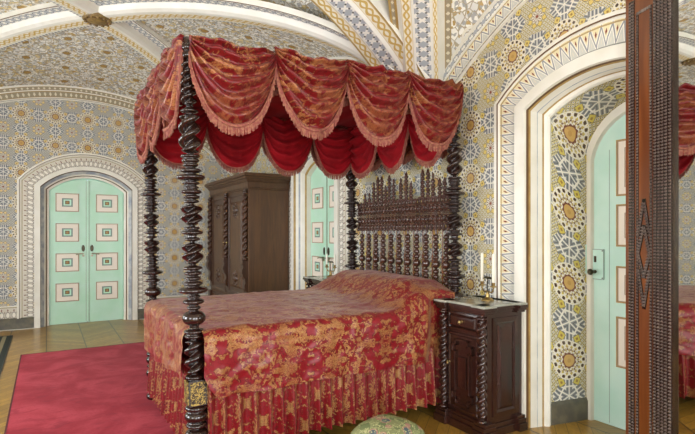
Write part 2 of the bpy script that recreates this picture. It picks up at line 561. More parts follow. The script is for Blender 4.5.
def wall(name, place, s0, s1, top, holes, mat, uoff=0.0):
    """holes: (centre, half width, sill, spring, apex)"""
    ss = set([s0, s1])
    n = 90
    for i in range(n+1): ss.add(round(s0+(s1-s0)*i/n, 5))
    for c, w, sill, zs, za in holes:
        for i in range(25): ss.add(round(c-w+2*w*i/24, 5))
    ss = sorted(ss); m = MB()
    for a, b in zip(ss, ss[1:]):
        if b-a < 1e-5: continue
        mid = (a+b)/2; spans = None
        ta, tb = top(a), top(b)
        hole = None
        for h in holes:
            if abs(mid-h[0]) < h[1]: hole = h
        def q(za0, zb0, za1, zb1):
            m.quad((place(a, za0), place(b, zb0), place(b, zb1), place(a, za1)), mat,
                   [(a, za0), (b, zb0), (b, zb1), (a, za1)])
        if hole is None: q(0, 0, ta, tb)
        else:
            c, w, sill, zs, za = hole
            f = arch_fn(c, w, zs, za)
            if sill > 0: q(0, 0, sill, sill)
            q(f(a), f(b), ta, tb)
    return struct(m.build(name))

DA = dict(c=0.55); N1 = dict(c=1.86); N2 = dict(c=5.75)
topA = lambda s: H(s, YA); topD = lambda s: H(s, YD); topB = lambda s: H(XB, s)
wall('wall_back', lambda s, z: (s, YA, z), XE, XB, topA, [(0.55, 0.66, 0, 2.03, 2.37)], W_A)
wall('wall_right', lambda s, z: (XB, s, z), YD, YA, topB,
     [(1.86, 0.60, 0, 2.28, 2.48), (5.75, 0.60, 0, 2.28, 2.48)], W_B)
WIN_E = [(0.6, 0.75, 0.5, 2.45, 2.7), (3.6, 0.62, 0.5, 2.1, 2.3), (6.2, 0.75, 0.5, 2.45, 2.7)]
FILL_WIN_D = [(-0.7, 0.7, 0.5, 2.45, 2.7), (1.55, 0.7, 0.5, 2.45, 2.7)]  # unseen openings added behind the camera to give frontal fill
wall('wall_left', lambda s, z: (XE, s, z), YD, YA, topB, WIN_E, W_B)
wall('wall_front', lambda s, z: (s, YD, z), XE, XB, topD, FILL_WIN_D, W_A)

def outline(c, w, zs, za, n=18, zb=0.0):
    rise = za-zs; R = (w*w+rise*rise)/(2*rise); zc = za-R
    th = math.asin(min(1, w/R))
    pts = [(c+w, zb), (c+w, zb+(zs-zb)*.5), (c+w, zs)]
    for i in range(1, n): 
        t = th - 2*th*i/n
        pts.append((c+R*math.sin(t), zc+R*math.cos(t)))
    pts += [(c-w, zs), (c-w, zb+(zs-zb)*.5), (c-w, zb)]
    return pts
def strips(m, place, c, prof, metric=(), zb=0.0):
    """prof: [(w, zs, za, depth, mat of strip up to this one)]"""
    L = [outline(c, p[0], p[1], p[2], zb=zb) for p in prof]
    for k in range(1, len(prof)):
        A, B = L[k-1], L[k]; u = 0.0; mt = prof[k][4]
        dv = math.hypot(prof[k][0]-prof[k-1][0], prof[k][3]-prof[k-1][3])
        for i in range(len(A)-1):
            du = math.hypot(A[i+1][0]-A[i][0], A[i+1][1]-A[i][1])
            pts = [place(*A[i], prof[k-1][3]), place(*A[i+1], prof[k-1][3]), place(*B[i+1], prof[k][3]), place(*B[i], prof[k][3])]
            if mt in metric: uv = [(-dv/2, u), (-dv/2, u+du), (dv/2, u+du), (dv/2, u)]
            else: uv = [(u, 0), (u+du, 0), (u+du, 1), (u, 1)]
            m.quad(pts, mt, uv, False); u += du
pB = lambda s, z, d: (XB+d, s, z)
pA = lambda s, z, d: (s, YA+d, z)
pE = lambda s, z, d: (XE-d, s, z)
pD = lambda s, z, d: (s, YD-d, z)

def door_border(name, place, c, w, zs, za, mat, wid=0.19):
    m = MB()
    strips(m, place, c, [(w+wid+.02, zs+.07, za+wid+.02, 0.0, WHITE), (w+wid+.02, zs+.07, za+wid+.02, -.012, WHITE),
        (w+wid-.005, zs+.065, za+wid-.005, -.012, WHITE), (w+wid-.012, zs+.065, za+wid-.012, -.004, BROWNP),
        (w+wid-.02, zs+.06, za+wid-.02, -.012, WHITE), (w+wid-.032, zs+.06, za+wid-.032, -.004, WHITE),
        (w+.004, zs, za+.004, -.004, mat)])
    return struct(m.build(name))
# near embrasure on the right wall
door_border('trim_1', pB, 1.86, 0.65, 2.31, 2.53, BORDER)
m = MB()
strips(m, pB, 1.86, [(.65,2.31,2.53,0,WHITE),(.65,2.31,2.53,-.03,WHITE),(.565,2.28,2.45,-.03,WHITE),(.56,2.275,2.445,-.01,WHITE),(.555,2.275,2.44,.01,BROWNP),
    (.55,2.27,2.435,.025,GOLD),(.54,2.27,2.425,.055,WHITE),(.535,2.265,2.42,.075,WHITE),(.532,2.26,2.417,.08,GREYBLUE),(.525,2.255,2.41,.12,WHITE),
    (.522,2.25,2.407,.135,GOLD),(.505,2.235,2.39,.145,WHITE),(.495,2.23,2.38,.165,WHITE),(.51,2.23,2.39,.20,WHITE)])
struct(m.build('trim_2'))
m = MB()
strips(m, pB, 1.86, [(.515,2.23,2.395,.19,W_R),(.445,2.00,2.34,.54,W_R)], metric=(W_R,))
struct(m.build('trim_3'))
m = MB()
strips(m, pB, 1.86, [(.452,2.0,2.345,.55,WHITE),(.452,2.0,2.345,.525,WHITE),(.415,1.95,2.28,.525,WHITE),(.405,1.94,2.27,.56,WHITE)])
struct(m.build('trim_4'))
# far embrasure
door_border('trim_5', pB, 5.75, 0.65, 2.31, 2.53, BORDER_L)
m = MB()
strips(m, pB, 5.75, [(.65,2.31,2.53,0,WHITE),(.65,2.31,2.53,-.03,WHITE),(.565,2.28,2.45,-.03,WHITE),(.555,2.275,2.44,.0,GOLD),
    (.53,2.25,2.42,.03,WHITE),(.515,2.24,2.41,.05,GREYBLUE),(.50,2.22,2.39,.06,WHITE),(.475,2.2,2.37,.10,WHITE),(.46,2.18,2.35,.12,GOLD),(.45,2.16,2.33,.2,WHITE)])
struct(m.build('trim_6'))
# back-wall door surround
door_border('trim_7', pA, 0.55, 0.705, 2.10, 2.41, BORDER_L)
m = MB()
strips(m, pA, 0.55, [(.705,2.10,2.41,0,WHITE),(.705,2.10,2.41,-.03,WHITE),(.628,2.08,2.35,-.03,WHITE),(.622,2.07,2.34,.0,BROWNP),
    (.612,2.07,2.33,.01,GREYBLUE),(.578,2.06,2.30,.03,GREYBLUE),(.572,2.055,2.295,.045,WHITE),(.560,2.05,2.28,.05,WHITE),(.553,2.05,2.275,.06,BROWNP),(.545,2.045,2.27,.065,BROWNP),(.540,2.04,2.265,.085,WHITE),(.515,2.03,2.24,.09,WHITE),(.505,2.03,2.23,.2,GREEN)])
struct(m.build('trim_8'))

# doors ---------------------------------------------------------------
def leaf(place, c, a, b, zs, za, w, d, th, mat, zb=0.004):
    """half leaf from s=a to s=b under the arch"""
    f = arch_fn(c, w, zs, za); m = MB(); n = 14
    F = []; 
    for i in range(n+1):
        s = a+(b-a)*i/n; F.append((s, f(s)))
    for (s0, z0), (s1, z1) in zip(F, F[1:]):
        m.quad((place(s0,zb,d),place(s1,zb,d),place(s1,z1,d),place(s0,z0,d)), mat)
        m.quad((place(s0,zb,d+th),place(s0,z0,d+th),place(s1,z1,d+th),place(s1,zb,d+th)), mat)
        m.quad((place(s0,z0,d),place(s1,z1,d),place(s1,z1,d+th),place(s0,z0,d+th)), mat)
    for s, z in (F[0], F[-1]): m.quad((place(s,zb,d),place(s,z,d),place(s,z,d+th),place(s,zb,d+th)), mat)
    return m
def sq_panel(place, sc, zc, w, h, d, sgn=1):
    m = MB()
    o = Vector(place(sc-w/2, zc-h/2, d)); ux = Vector(place(sc+w/2, zc-h/2, d))-o; ux.normalize()
    nn = Vector(place(sc, zc, d-1))-Vector(place(sc, zc, d))
    k = min(w, h)
    m.nested(o, ux, (0,0,1), nn, w, h, [(0,0,TAN),(0.0,.010,TAN),(.008,.012,TAN),(.012,.006,TAN),(k*.27,.006,PANELW),(k*.275,.010,DKGREEN),(k*.335,.008,DKGREEN),
        (k*.34,.004,GREEN),(k*.405,.004,GREEN),(k*.41,.007,DKGREEN),(k*.44,.007,BROWNP),(k*.445,.01,GOLD)], prop=True)
    return m
def lever(place, s, z, d, dirn):
    m = MB()
    nn = (Vector(place(s, z, d-1))-Vector(place(s, z, d))); t = (Vector(place(s+1, z, d))-Vector(place(s, z, d)))
    o = Vector(place(s, z, d))
    # oval scutcheon
    ring = []
    for dd, k in ((0,1.0),(.006,1.0),(.009,.8)):
        ring.append([tuple(o+Vector((0,0,.085+.052*k*math.sin(q*PI/8)))+t*(.024*k*math.cos(q*PI/8))+nn*dd) for q in range(16)])
    ids = m.grid(ring, IRON, None, True, False, True); m.face(ids[-1], IRON)
    m.tube([o+nn*.0, o+nn*.05], .011, SILVER)
    m.tube([o+nn*.05, o+nn*.055+t*dirn*.03+Vector((0,0,.004)), o+nn*.05+t*dirn*.07, o+nn*.045+t*dirn*.1+Vector((0,0,-.01))], .010, SILVER)
    m.tube([o+nn*.0+Vector((0,0,-.03)), o+nn*.03+Vector((0,0,-.03))], .016, SILVER)
    return m
def double_door(name, place, c, w, zs, za, d, levers=True):
    root = empty(name, place(c, 0, d)); struct(root)
    inv = Matrix.Translation(-Vector(place(c, 0, d)))
    for sg in (-1, 1):
        lf = leaf(place, c, c+sg*.006, c+sg*w, zs, za, w+.01, d, .045, GREEN)
        lf.v = [tuple(inv @ Vector(p)) for p in lf.v]; lo = lf.build('door_leaf', root)
        for zc in (.484, .941, 1.40, 1.859):
            p = sq_panel(place, c+sg*w*.545, zc, .315, .28, d)
            p.v = [tuple(inv @ Vector(q)) for q in p.v]; p.build('door_panel', lo)
        if levers:
            l = lever(place, c+sg*.06, 1.07, d, sg*1)
            l.v = [tuple(inv @ Vector(q)) for q in l.v]; l.build('door_handle', lo)
    mb = MB(inv); 
    o = place(c-.018, .02, d-.012); e = place(c+.018, za-.02, d-.012); 
    b = place(c+.018, za-.02, d+.002)
    lo_ = [min(o[i], e[i], b[i]) for i in range(3)]; hi_ = [max(o[i], e[i], b[i]) for i in range(3)]
    mb.box(lo_, hi_, GREEN)
    for kk in (-.021,.018):
        o = place(c+kk, .02, d-.008); b = place(c+kk+.004, za-.02, d+.002)
        mb.box([min(o[i], b[i]) for i in range(3)], [max(o[i], b[i]) for i in range(3)], BROWNP)
    mb.build('meeting_strip', root)
    return root
double_door('door_1', pA, 0.55, .505, 2.05, 2.225, .12)
double_door('door_2', pB, 5.75, .45, 2.16, 2.33, .18)
# plank door deep in the near embrasure
root = struct(empty('door_3', pB(1.86, 0, .575)))
inv = Matrix.Translation(-Vector(pB(1.86, 0, .575)))
lf = leaf(pB, 1.86, 1.86-.43, 1.86+.43, 1.96, 2.29, .435, .555, .04, GREEN2)
for k in range(1, 6):
    s = 1.86-.43+.86*k/6
    lf.box((XB+.5535, s-.0015, .02), (XB+.556, s+.0015, 2.0), DKGREEN)
lf.v = [tuple(inv @ Vector(q)) for q in lf.v]; lo = lf.build('door_leaf', root)
for s0, s1, z0, z1 in ((2.09,1.72,.44,.80),(2.09,1.72,.90,1.16),(2.09,1.72,1.30,1.60),(2.09,1.72,1.66,2.06)):
    p = MB(inv); p.nested(pB(s0, z0, .555), (0,-1,0), (0,0,1), (-1,0,0), s0-s1, z1-z0,
        [(0,0,TAN),(.0,.014,TAN),(.008,.016,GOLD),(.014,.008,TAN),(.06,.012,PANELW),(.064,.006,TAN),(.10,.006,PANELW)])
    p.build('door_panel', lo)
p = MB(inv); p.box((XB+.545, 2.185, 1.055), (XB+.556, 2.315, 1.275), GREEN2)
for z in (1.065, 1.265):
    for s in (2.195, 2.305): p.radial([(-.002,.006),(.002,.004)], IRON, (0,0,0), 6, True, None) if False else p.box((XB+.542, s-.004, z-.004), (XB+.546, s+.004, z+.004), IRON)
for a, b in (((2.183,1.053),(2.317,1.057)),((2.183,1.273),(2.317,1.277)),((2.183,1.053),(2.187,1.277)),((2.313,1.053),(2.317,1.277))):
    p.box((XB+.543, a[0], a[1]), (XB+.547, b[0], b[1]), DKGREEN)
lk = p.build('lock_plate', lo)
p = MB(inv); p.tube([(XB+.545,2.25,1.11),(XB+.50,2.25,1.11)], .012, IRON); p.radial([(0,.0),(.008,.02),(.02,.024),(.03,.012)], IRON, (XB+.50,2.25,1.11), 10, True, Matrix.Rotation(-PI/2, 4, 'Y'))
p.box((XB+.540,2.242,1.18),(XB+.546,2.258,1.225), IRON); p.build('door_knob', lk)
p = MB(inv); p.box((XB+.515, 2.305, 1.09), (XB+.53, 2.33, 1.31), GREEN2); p.build('strike_plate', root)

# skirting -------------------------------------------------------------
def skirting(name, place, spans, h=.165):
    m = MB()
    for a, b in spans:
        for (z0, z1, d0, d1) in ((0,h-.03,-.022,-.022),(h-.03,h,-.022,-.006)):
            m.quad((place(a,z0,d0),place(b,z0,d0),place(b,z1,d1),place(a,z1,d1)), STONE)
        m.quad((place(a,h,-.006),place(b,h,-.006),place(b,h,0),place(a,h,0)), STONE)
        for s in (a, b): m.quad((place(s,0,-.022),place(s,h,-.006),place(s,h,0),place(s,0,0)), STONE)
    return struct(m.build(name))
skirting('baseboard_back', pA, [(XE, -.155), (1.255, XB)])
skirting('baseboard_right', pB, [(YD, 1.21), (2.51, 5.10), (6.40, YA)])
skirting('baseboard_left', pE, [(YD, YA)])
skirting('baseboard_front', pD, [(XE, XB)])
m = MB()
for s0, w0, s1, w1 in ((1,.515,1,.447), (-1,.515,-1,.447)):
    a0 = 1.86+s0*(w0-.012); a1 = 1.86+s1*(w1-.012)
    m.quad(((XB+.19,a0,0),(XB+.53,a1,0),(XB+.53,a1,.14),(XB+.19,a0,.14)), STONE)
    m.quad(((XB+.19,a0,.14),(XB+.53,a1,.14),(XB+.53,a1+s0*.012,.165),(XB+.19,a0+s0*.012,.165)), STONE)
struct(m.build('baseboard_reveal'))
# painted band above the back skirting
m = MB()
for a, b in ((XE, -.36), (1.46, XB)):
    m.quad((pA(a,.165,-.004),pA(b,.165,-.004),pA(b,.33,-.004),pA(a,.33,-.004)), BORDER_L, [(a,1),(b,1),(b,0),(a,0)])
    m.quad((pA(a,.33,-.008),pA(b,.33,-.008),pA(b,.345,-.008),pA(a,.345,-.008)), WHITE)
struct(m.build('trim_9'))

# arch borders under the vault ------------------------------------------
def crest(name, place, top, s0, s1, mat):
    m = MB(); n = 60
    for i in range(n):
        a = s0+(s1-s0)*i/n; b = s0+(s1-s0)*(i+1)/n
        def off(s, k): 
            e = 1e-3; dz = (top(min(s+e, s1-1e-4))-top(max(s-e, s0+1e-4)))/(2*e); l = math.hypot(1, dz)
            return s + k*dz/l, top(min(max(s, s0+1e-4), s1-1e-4)) - k/l
        def q(k0, k1, d0, d1, mt):
            A0, B0, A1, B1 = off(a,k0), off(b,k0), off(a,k1), off(b,k1)
            m.quad((place(*A0,d0),place(*B0,d0),place(*B1,d1),place(*A1,d1)), mt, [(a,0),(b,0),(b,1),(a,1)])
        q(-.01,.02,-.03,-.03,WHITE); q(.02,.07,-.028,-.022,LATTICE if mat is BORDER else ARCHB); q(.07,.085,-.03,-.024,WHITE); q(.085,.175,-.022,-.016,mat); q(.175,.188,-.024,-.024,WHITE)
        q(.188,.194,-.018,-.018,BROWNP); q(.194,.207,-.022,-.022,WHITE); q(.207,.209,-.022,0,WHITE)
    return struct(m.build(name))
crest('trim_10', pA, topA, XE, XB, ARCHB)
crest('trim_11', pB, topB, YM, YA, BORDER_L)
crest('trim_12', pB, topB, YD, YM, BORDER)
crest('trim_13', pE, topB, YM, YA, BORDER_L)
crest('trim_14', pE, topB, YD, YM, BORDER)
crest('trim_15', pD, topD, XE, XB, ARCHB)

# vault ribs -------------------------------------------------------------
def rib(name, path, prof, n=80, t0=-1.0, t1=1.0):
    pts = [Vector(path(t0+(t1-t0)*i/n)) for i in range(n+1)]
    m = MB(); u = [0.0]
    for a, b in zip(pts, pts[1:]): u.append(u[-1]+(b-a).length)
    lat = []
    for i in range(n+1):
        t = pts[min(i+1, n)]-pts[max(i-1, 0)]; h = Vector((t.x, t.y, 0)).normalized()
        up = Vector((-h.x*t.z, -h.y*t.z, math.hypot(t.x, t.y))).normalized()
        lat.append((Vector((h.y, -h.x, 0)), up))
    for (l0, k0, _), (l1, k1, mt) in zip(prof, prof[1:]):
        P = [[pts[i]+lat[i][0]*l0-lat[i][1]*k0, pts[i]+lat[i][0]*l1-lat[i][1]*k1] for i in range(n+1)]
        UV = [[(u[i], 0), (u[i], 1)] for i in range(n+1)]
        m.grid(P, mt, UV, True)
    return struct(m.build(name))
def rprof(bay, flip):
    if bay == 0:   # far bay: dash, white, gold scroll, white cove, lattice
        p = [(-.24,-.04,WHITE),(-.24,.01,GREYBLUE),(-.15,.02,WHITE),(-.145,.07,WHITE),(-.14,.082,DASH),(-.11,.086,DASH),(-.085,.088,WHITE),(.02,.088,SCROLL),
             (.06,.084,WHITE),(.10,.062,WHITE),(.125,.028,WHITE),(.135,.016,WHITE),(.235,.012,LATTICE),(.25,.016,WHITE),(.256,.012,BROWNP),(.266,.014,WHITE),(.266,-.04,WHITE)]
    else:
        p = [(-.25,-.04,WHITE),(-.25,.012,BROWNP),(-.235,.014,GOLD),(-.20,.018,ARCHB),(-.185,.02,GOLD),(-.17,.05,WHITE),(-.145,.10,WHITE),(-.07,.122,SCROLL),(-.055,.125,WHITE),(.075,.125,LATTICE),
             (.09,.122,WHITE),(.125,.11,SCROLL),(.15,.06,WHITE),(.18,.016,WHITE),(.23,.012,ARCHB),(.23,-.04,WHITE)]
    if flip:
        q = []
        for i in range(len(p)-1, -1, -1):
            q.append((-p[i][0], p[i][1], p[i+1][2] if i+1 < len(p) else WHITE))
        p = q
    return p
k = 16
for bi, (cy, hy) in enumerate(BAYS):
    for sg in (1, -1):
        for half in (1, -1):
            def path(t, cy=cy, hy=hy, sg=sg, half=half):
                x, y = XC+HX*half*t*.995, cy+hy*sg*half*t*.995
                return (x, y, diag(t*.995) - .035)
            # lateral axis points to (h.y, -h.x): flip so the coved side faces the camera
            hx_, hy_ = HX*half, hy*sg*half
            mid = (XC+HX*half*.5, cy+hy*sg*half*.5)
            facing = (hy_*(0-mid[0]) + (-hx_)*(0-mid[1])) > 0
            rib('trim_%d' % k, path, rprof(bi, not facing), 50, 0.0, 1.0); k += 1
def tpath(t):
    x = XC+HX*t*.997
    return (x, YM, H(x, YM+1e-4)-.02)
rib('trim_%d' % k, tpath, [(.27,-.06,WHITE),(.27,.07,WHITE),(.25,.07,GOLD),(.12,.075,SCROLL),(.09,.09,WHITE),(-.09,.09,LATTICE),(-.12,.075,WHITE),(-.25,.07,SCROLL),(-.27,.07,GOLD),(-.27,-.06,WHITE)]); k += 1
for cy, hy in BAYS:
    m = MB(); m.radial([(.03,.13),(-.02,.15),(-.04,.145),(-.045,.12),(-.035,.11),(-.05,.095),(-.065,.07),(-.07,.03),(-.075,.0)], BOSSM, (XC, cy, 3.755), 24, False)
    m.radial([(-.03,.122),(-.042,.118),(-.046,.098)], BROWNP, (XC, cy, 3.752), 24, False)
    for q in range(12):
        t = 2*PI*q/12; m.radial([(-.03,.02),(-.055,.016),(-.06,.0)], BOSSM, (XC+.125*math.cos(t), cy+.125*math.sin(t), 3.755), 8, False)
    struct(m.build('trim_%d' % k)); k += 1

# windows on the left; those behind the camera are added for frontal fill ----------------------------------
wi = 1
LIGHTS = []
for place, wins, ax in ((pE, WIN_E, 'E'), (pD, FILL_WIN_D, 'D')):
    for c, w, sill, zs, za in wins:
        m = MB()
        strips(m, place, c, [(w+.12,zs,za+.12,-.02,WHITE),(w,zs,za,-.02,WHITE),(w,zs,za,.35,WHITE)], zb=sill)
        m.quad((place(c-w,sill,-.03),place(c+w,sill,-.03),place(c+w,sill,.35),place(c-w,sill,.35)), WHITE)
        def bar(s0, z0, s1, z1):
            a, b = place(s0, z0, .2), place(s1, z1, .25)
            m.box([min(a[i], b[i]) for i in range(3)], [max(a[i], b[i]) for i in range(3)], WHITE)
        bar(c-.035, sill, c+.035, za-.01)
        for q in range(1, 4):
            z = sill+(zs-sill)*q/3; bar(c-w, z-.02, c+w, z+.02)
        bar(c-w, sill, c-w+.05, zs); bar(c+w-.05, sill, c+w, zs)
        struct(m.build('window_%d' % wi)); wi += 1  # the front-wall ones are added for their fill light
        LIGHTS.append((ax, c, w, sill, za, place(c, (sill+za)/2, .40)))

# ------------------------------------------------------------------ rugs
def rug(name, x0, x1, y0, y1, mat, edge, lab, cat, nx=40, ny=60, wav=.004):
    root_o = ((x0+x1)/2, (y0+y1)/2, 0)
    m = MB(); P = []; UV = []
    for i in range(nx+1):
        row = []; ru = []
        for j in range(ny+1):
            a, b = i/nx, j/ny
            x = x0+(x1-x0)*a; y = y0+(y1-y0)*b
            z = .011 + wav*noise.noise((x*2, y*2, 0)) if 0 < i < nx and 0 < j < ny else .008
            row.append((x-root_o[0], y-root_o[1], z)); ru.append((a, b))
        P.append(row); UV.append(ru)
    m.grid(P, mat, UV)
    hx, hy = (x1-x0)/2, (y1-y0)/2
    for lo, hi in (((-hx-.012,-hy-.012,.0005),(-hx,hy+.012,.0095)),((hx,-hy-.012,.0005),(hx+.012,hy+.012,.0095)),((-hx,-hy-.012,.0005),(hx,-hy,.0095)),((-hx,hy,.0005),(hx,hy+.012,.0095))):
        m.box(lo, hi, edge)
    o = m.build(name, loc=root_o)
    return tag(o, lab, cat)
rug('carpet', -.24, 1.25, 1.7, 6.80, RUG, RUGEDGE, 'large plain crimson carpet lying under and beside the four-poster bed', 'carpet')
rug('runner', -1.5, -.40, 3.2, 8.14, RUNNER, plain('runner_selvage', '#3a3a32', .9), 'dark patterned runner rug at the far left edge of the parquet', 'rug', 20, 60)

# ------------------------------------------------------------------ bed
BX0, BX1, BY0, BY1 = .755, 2.765, 2.955, 4.45
bed = tag(empty('four_poster_bed', (1.75, 3.7, 0)), 'large four-poster bed of dark turned wood with spindled headboard', 'bed')
OFF = Vector((-1.75, -3.7, 0))
post_el = [('d',.03,.07,.03),('b',.10,.06,.045),('d',.165,.055,.016),('b',.225,.068,.045),('d',.285,.06,.016),('b',.335,.066,.04),('d',.385,.062,.02),
  ('c',.405,.55,.045),
  ('d',.565,.055,.014),('s',.58,.785,.062,3),('d',.80,.055,.014),('d',.828,.06,.014),('b',.905,.066,.045),('d',.965,.04,.012),('d',1.0,.06,.016),('d',1.03,.04,.01),('d',1.067,.083,.019),('d',1.105,.055,.014),
  ('d',1.135,.045,.012),('d',1.165,.05,.012),('d',1.195,.055,.012),('s',1.21,1.35,.062,2.6),('d',1.362,.045,.01),('d',1.40,.062,.012),('d',1.425,.045,.01),('s',1.435,1.57,.062,2.6),
  ('d',1.58,.045,.01),('d',1.605,.05,.012),('d',1.635,.06,.013),('d',1.66,.045,.01),('d',1.685,.05,.01),('d',1.718,.083,.017),('d',1.757,.06,.014),('d',1.79,.045,.012),('b',1.815,.05,.018),('d',1.84,.055,.012),
  ('s',1.85,2.09,.064,3),('d',2.10,.05,.012)]
post_el.append(('s', 2.12, 2.40, .046, 6))
z = 2.42
while z < 2.5: post_el.append(('b', z, .04, .028)); z += .045
m = MB(); m.radial(turned(post_el, .012, 2.52, .027), EBONY, n=22)
for sx, sy in ((1,0),(-1,0),(0,1),(0,-1)): pass
m.box((-.05,-.05,.405),(.05,.05,.55), EBONY)
post_mesh_obj = m.build('bed_post', bed)
mg = MB()
for ax in range(4):
    R = Matrix.Rotation(ax*PI/2, 4, 'Z')
    mm = MB(R); mm.box((.05,-.042,.412),(.056,.042,.543), GILT)
    base = len(mg.v); mg.v += mm.v
    for f, uv, mi, sm in zip(mm.f, mm.uv, mm.mi, mm.sm):
        mg.f.append(tuple(i+base for i in f)); mg.uv.append(uv); mg.mi.append(mg.mat(GILT)); mg.sm.append(sm)
plate = mg.build('gilt_plate', post_mesh_obj); tag(plate, 'pierced gilt plate on the square block')
leans = ((BX0,BY0,1.3),(BX0+.03,BY1,1.2),(BX1,BY0,.3),(BX1-.02,BY1,.8))
for i, (x, y, a) in enumerate(leans):
    o = post_mesh_obj if i == 0 else copy_tree(post_mesh_obj, bed)
    o.location = Vector((x, y, 0 if i < 2 else -.012))+OFF; o.rotation_euler = (0, -math.radians(a), 0)
# frame and mattress
m = MB()
m.box((BX0+.04,BY0+.02,.30),(BX1-.04,BY0+.06,.44), EBONY); m.box((BX0+.04,BY1-.06,.30),(BX1-.04,BY1-.02,.44), EBONY)
m.box((BX0+.0,BY0+.05,.30),(BX0+.04,BY1-.05,.44), EBONY); m.box((BX1-.04,BY0+.05,.30),(BX1,BY1-.05,.44), EBONY)
for q in range(6):
    x = BX0+.2+q*.32; m.box((x,BY0+.05,.40),(x+.09,BY1-.05,.43), EBONY)
m.v = [tuple(Vector(p)+OFF) for p in m.v]; m.build('bed_rail', bed)
m = MB(); m.box((BX0+.10,BY0+.03,.445),(BX1-.09,BY1-.03,.78), VELVET)
m.v = [tuple(Vector(p)+OFF) for p in m.v]; m.build('mattress', bed, .04)
# headboard
HXB = 2.775
m = MB()
y0, y1 = BY0+.045, BY1-.045
def bar(z0, z1, t=.018): m.box((HXB-t, y0, z0), (HXB+t, y1, z1), HEADW)
for z0, z1 in ((1.634,1.648),(1.568,1.580),(1.540,1.552),(1.472,1.486)): bar(z0, z1, .022)
pass
m.box((HXB-.016,y0,1.556),(HXB+.016,y1,1.564), HEADW)
def ring(yc, zc, R, r, n=10, k=5, sq=1.0):
    rows = [[(HXB+r*1.6*math.sin(2*PI*j/k), yc+(R+r*math.cos(2*PI*j/k))*math.cos(2*PI*i/n)*sq, zc+(R+r*math.cos(2*PI*j/k))*math.sin(2*PI*i/n)) for j in range(k)] for i in range(n)]
    m.grid(rows, HEADW, None, True, True, True)
NR = 27
for i in range(NR):
    y = y0+.025+(y1-y0-.05)*i/(NR-1)
    for zc in (1.607, 1.513): ring(y, zc, .020, .010)
    ring(y, 1.668, .021, .008); ring(y, 1.452, .020, .008)
    ring(y+.026, 1.693 if i % 2 else 1.683, .011, .007); ring(y+.026, 1.428, .010, .007)
m.v = [tuple(Vector(p)+OFF) for p in m.v]; hb = m.build('headboard', bed)
# lower spindles
sp_el = [('d',.02,.022,.015)]
z = .06
i = 0
while z < .52:
    if .20 < z < .26: sp_el.append(('b', z+.02, .034, .036)); z += .075
    else: sp_el.append(('b', z, .024, .023)); z += .043
m = MB(); m.radial(turned(sp_el, 0, .54, .009), HEADW, n=10); sp0 = m.build('spindle', hb)
thin = []
z = .03
while z < .52: thin.append(('b', z, .011, .017)); z += .04
m = MB(); m.radial(turned(thin[:8], 0, .53, .0045), FRAMEW, n=8); th0 = m.build('slender_spindle', hb)
NS = 11; first = True
for i in range(NS):
    y = y0+.07+(y1-y0-.14)*i/(NS-1)
    o = sp0 if i == 0 else copy_tree(sp0, hb)
    o.location = Vector((HXB, y, .885))+OFF
    if i < NS-1:
        o = th0 if i == 0 else copy_tree(th0, hb)
        o.location = Vector((HXB+.015, y+(y1-y0-.14)/(NS-1)/2, .885))+OFF
m = MB(); m.box((HXB-.03,y0,.84),(HXB+.03,y1,.885), HEADW); m.box((HXB-.012,y0,.45),(HXB+.012,y1,.84), HEADW)
m.v = [tuple(Vector(p)+OFF) for p in m.v]; m.build('headboard_panel', hb)
# finials in three clusters above the rails; (image-measured y positions along the headboard, height)
fins = [(4.28,.10),(4.20,.10),(4.12,.22),(4.05,.235),(3.985,.26),(3.92,.14),(3.86,.26),(3.79,.22),(3.68,.20),(3.60,.245),(3.53,.16),(3.37,.255),(3.30,.25),(3.235,.22),(3.15,.17),(3.09,.155)]
protos = {}
for y, h in fins:
    hh = max((.11,.16,.21,.255), key=lambda q: -abs(q-h))
    if hh not in protos:
        el = [('d',.012,.02,.012)]; z = .04
        while z < hh-.04: el.append(('b', z, .02, .017)); z += .034
        el.append(('b', hh-.025, .013, .02))
        m = MB(); m.radial(turned(el, 0, hh, .006), HEADW, n=10); o = m.build('finial', hb); protos[hh] = o
    else: o = copy_tree(protos[hh], hb)
    o.location = Vector((HXB, y, 1.688))+OFF

# bedspread -----------------------------------------------------------------
spread = tag(empty('bedspread', (1.75, 3.7, 0)), 'crimson and gold brocade bedspread with gathered skirt covering the bed', 'bedspread')
R_ = .07; ZT = .835
Y0, Y1, X0 = 2.865, 4.54, .685
def over(e):
    if e < PI*R_/2: return R_*math.sin(e/R_), -(R_-R_*math.cos(e/R_))
    return R_, -R_-(e-PI*R_/2)
def bump(x, y):
    c = 2.60 - .10*max(0, min(1, (Y1-y)/(Y1-Y0))); t = abs(x-c)/(.26 if x < c else .4)
    b = .185*math.exp(-t**3.0)
    e = min(y-Y0, Y1-y)
    k = .45+.55*min(1, max(0, e)/.3)**.7
    s = .02*math.sin(PI*min(1, max(0, (y-Y0)/(Y1-Y0))))
    return b*k + s
def wr(x, y, z):
    return .010*noise.noise((x*5, y*5, z*5)) + .006*noise.noise((x*13+5, y*13, z*13)) + .004*noise.noise((x*26, y*26+9, z*26))
def smooth(a): a = max(0, min(1, a)); return a*a*(3-2*a)
xs = [.765+(2.735-.765)*i/110 for i in range(111)]
P = []; UV = []
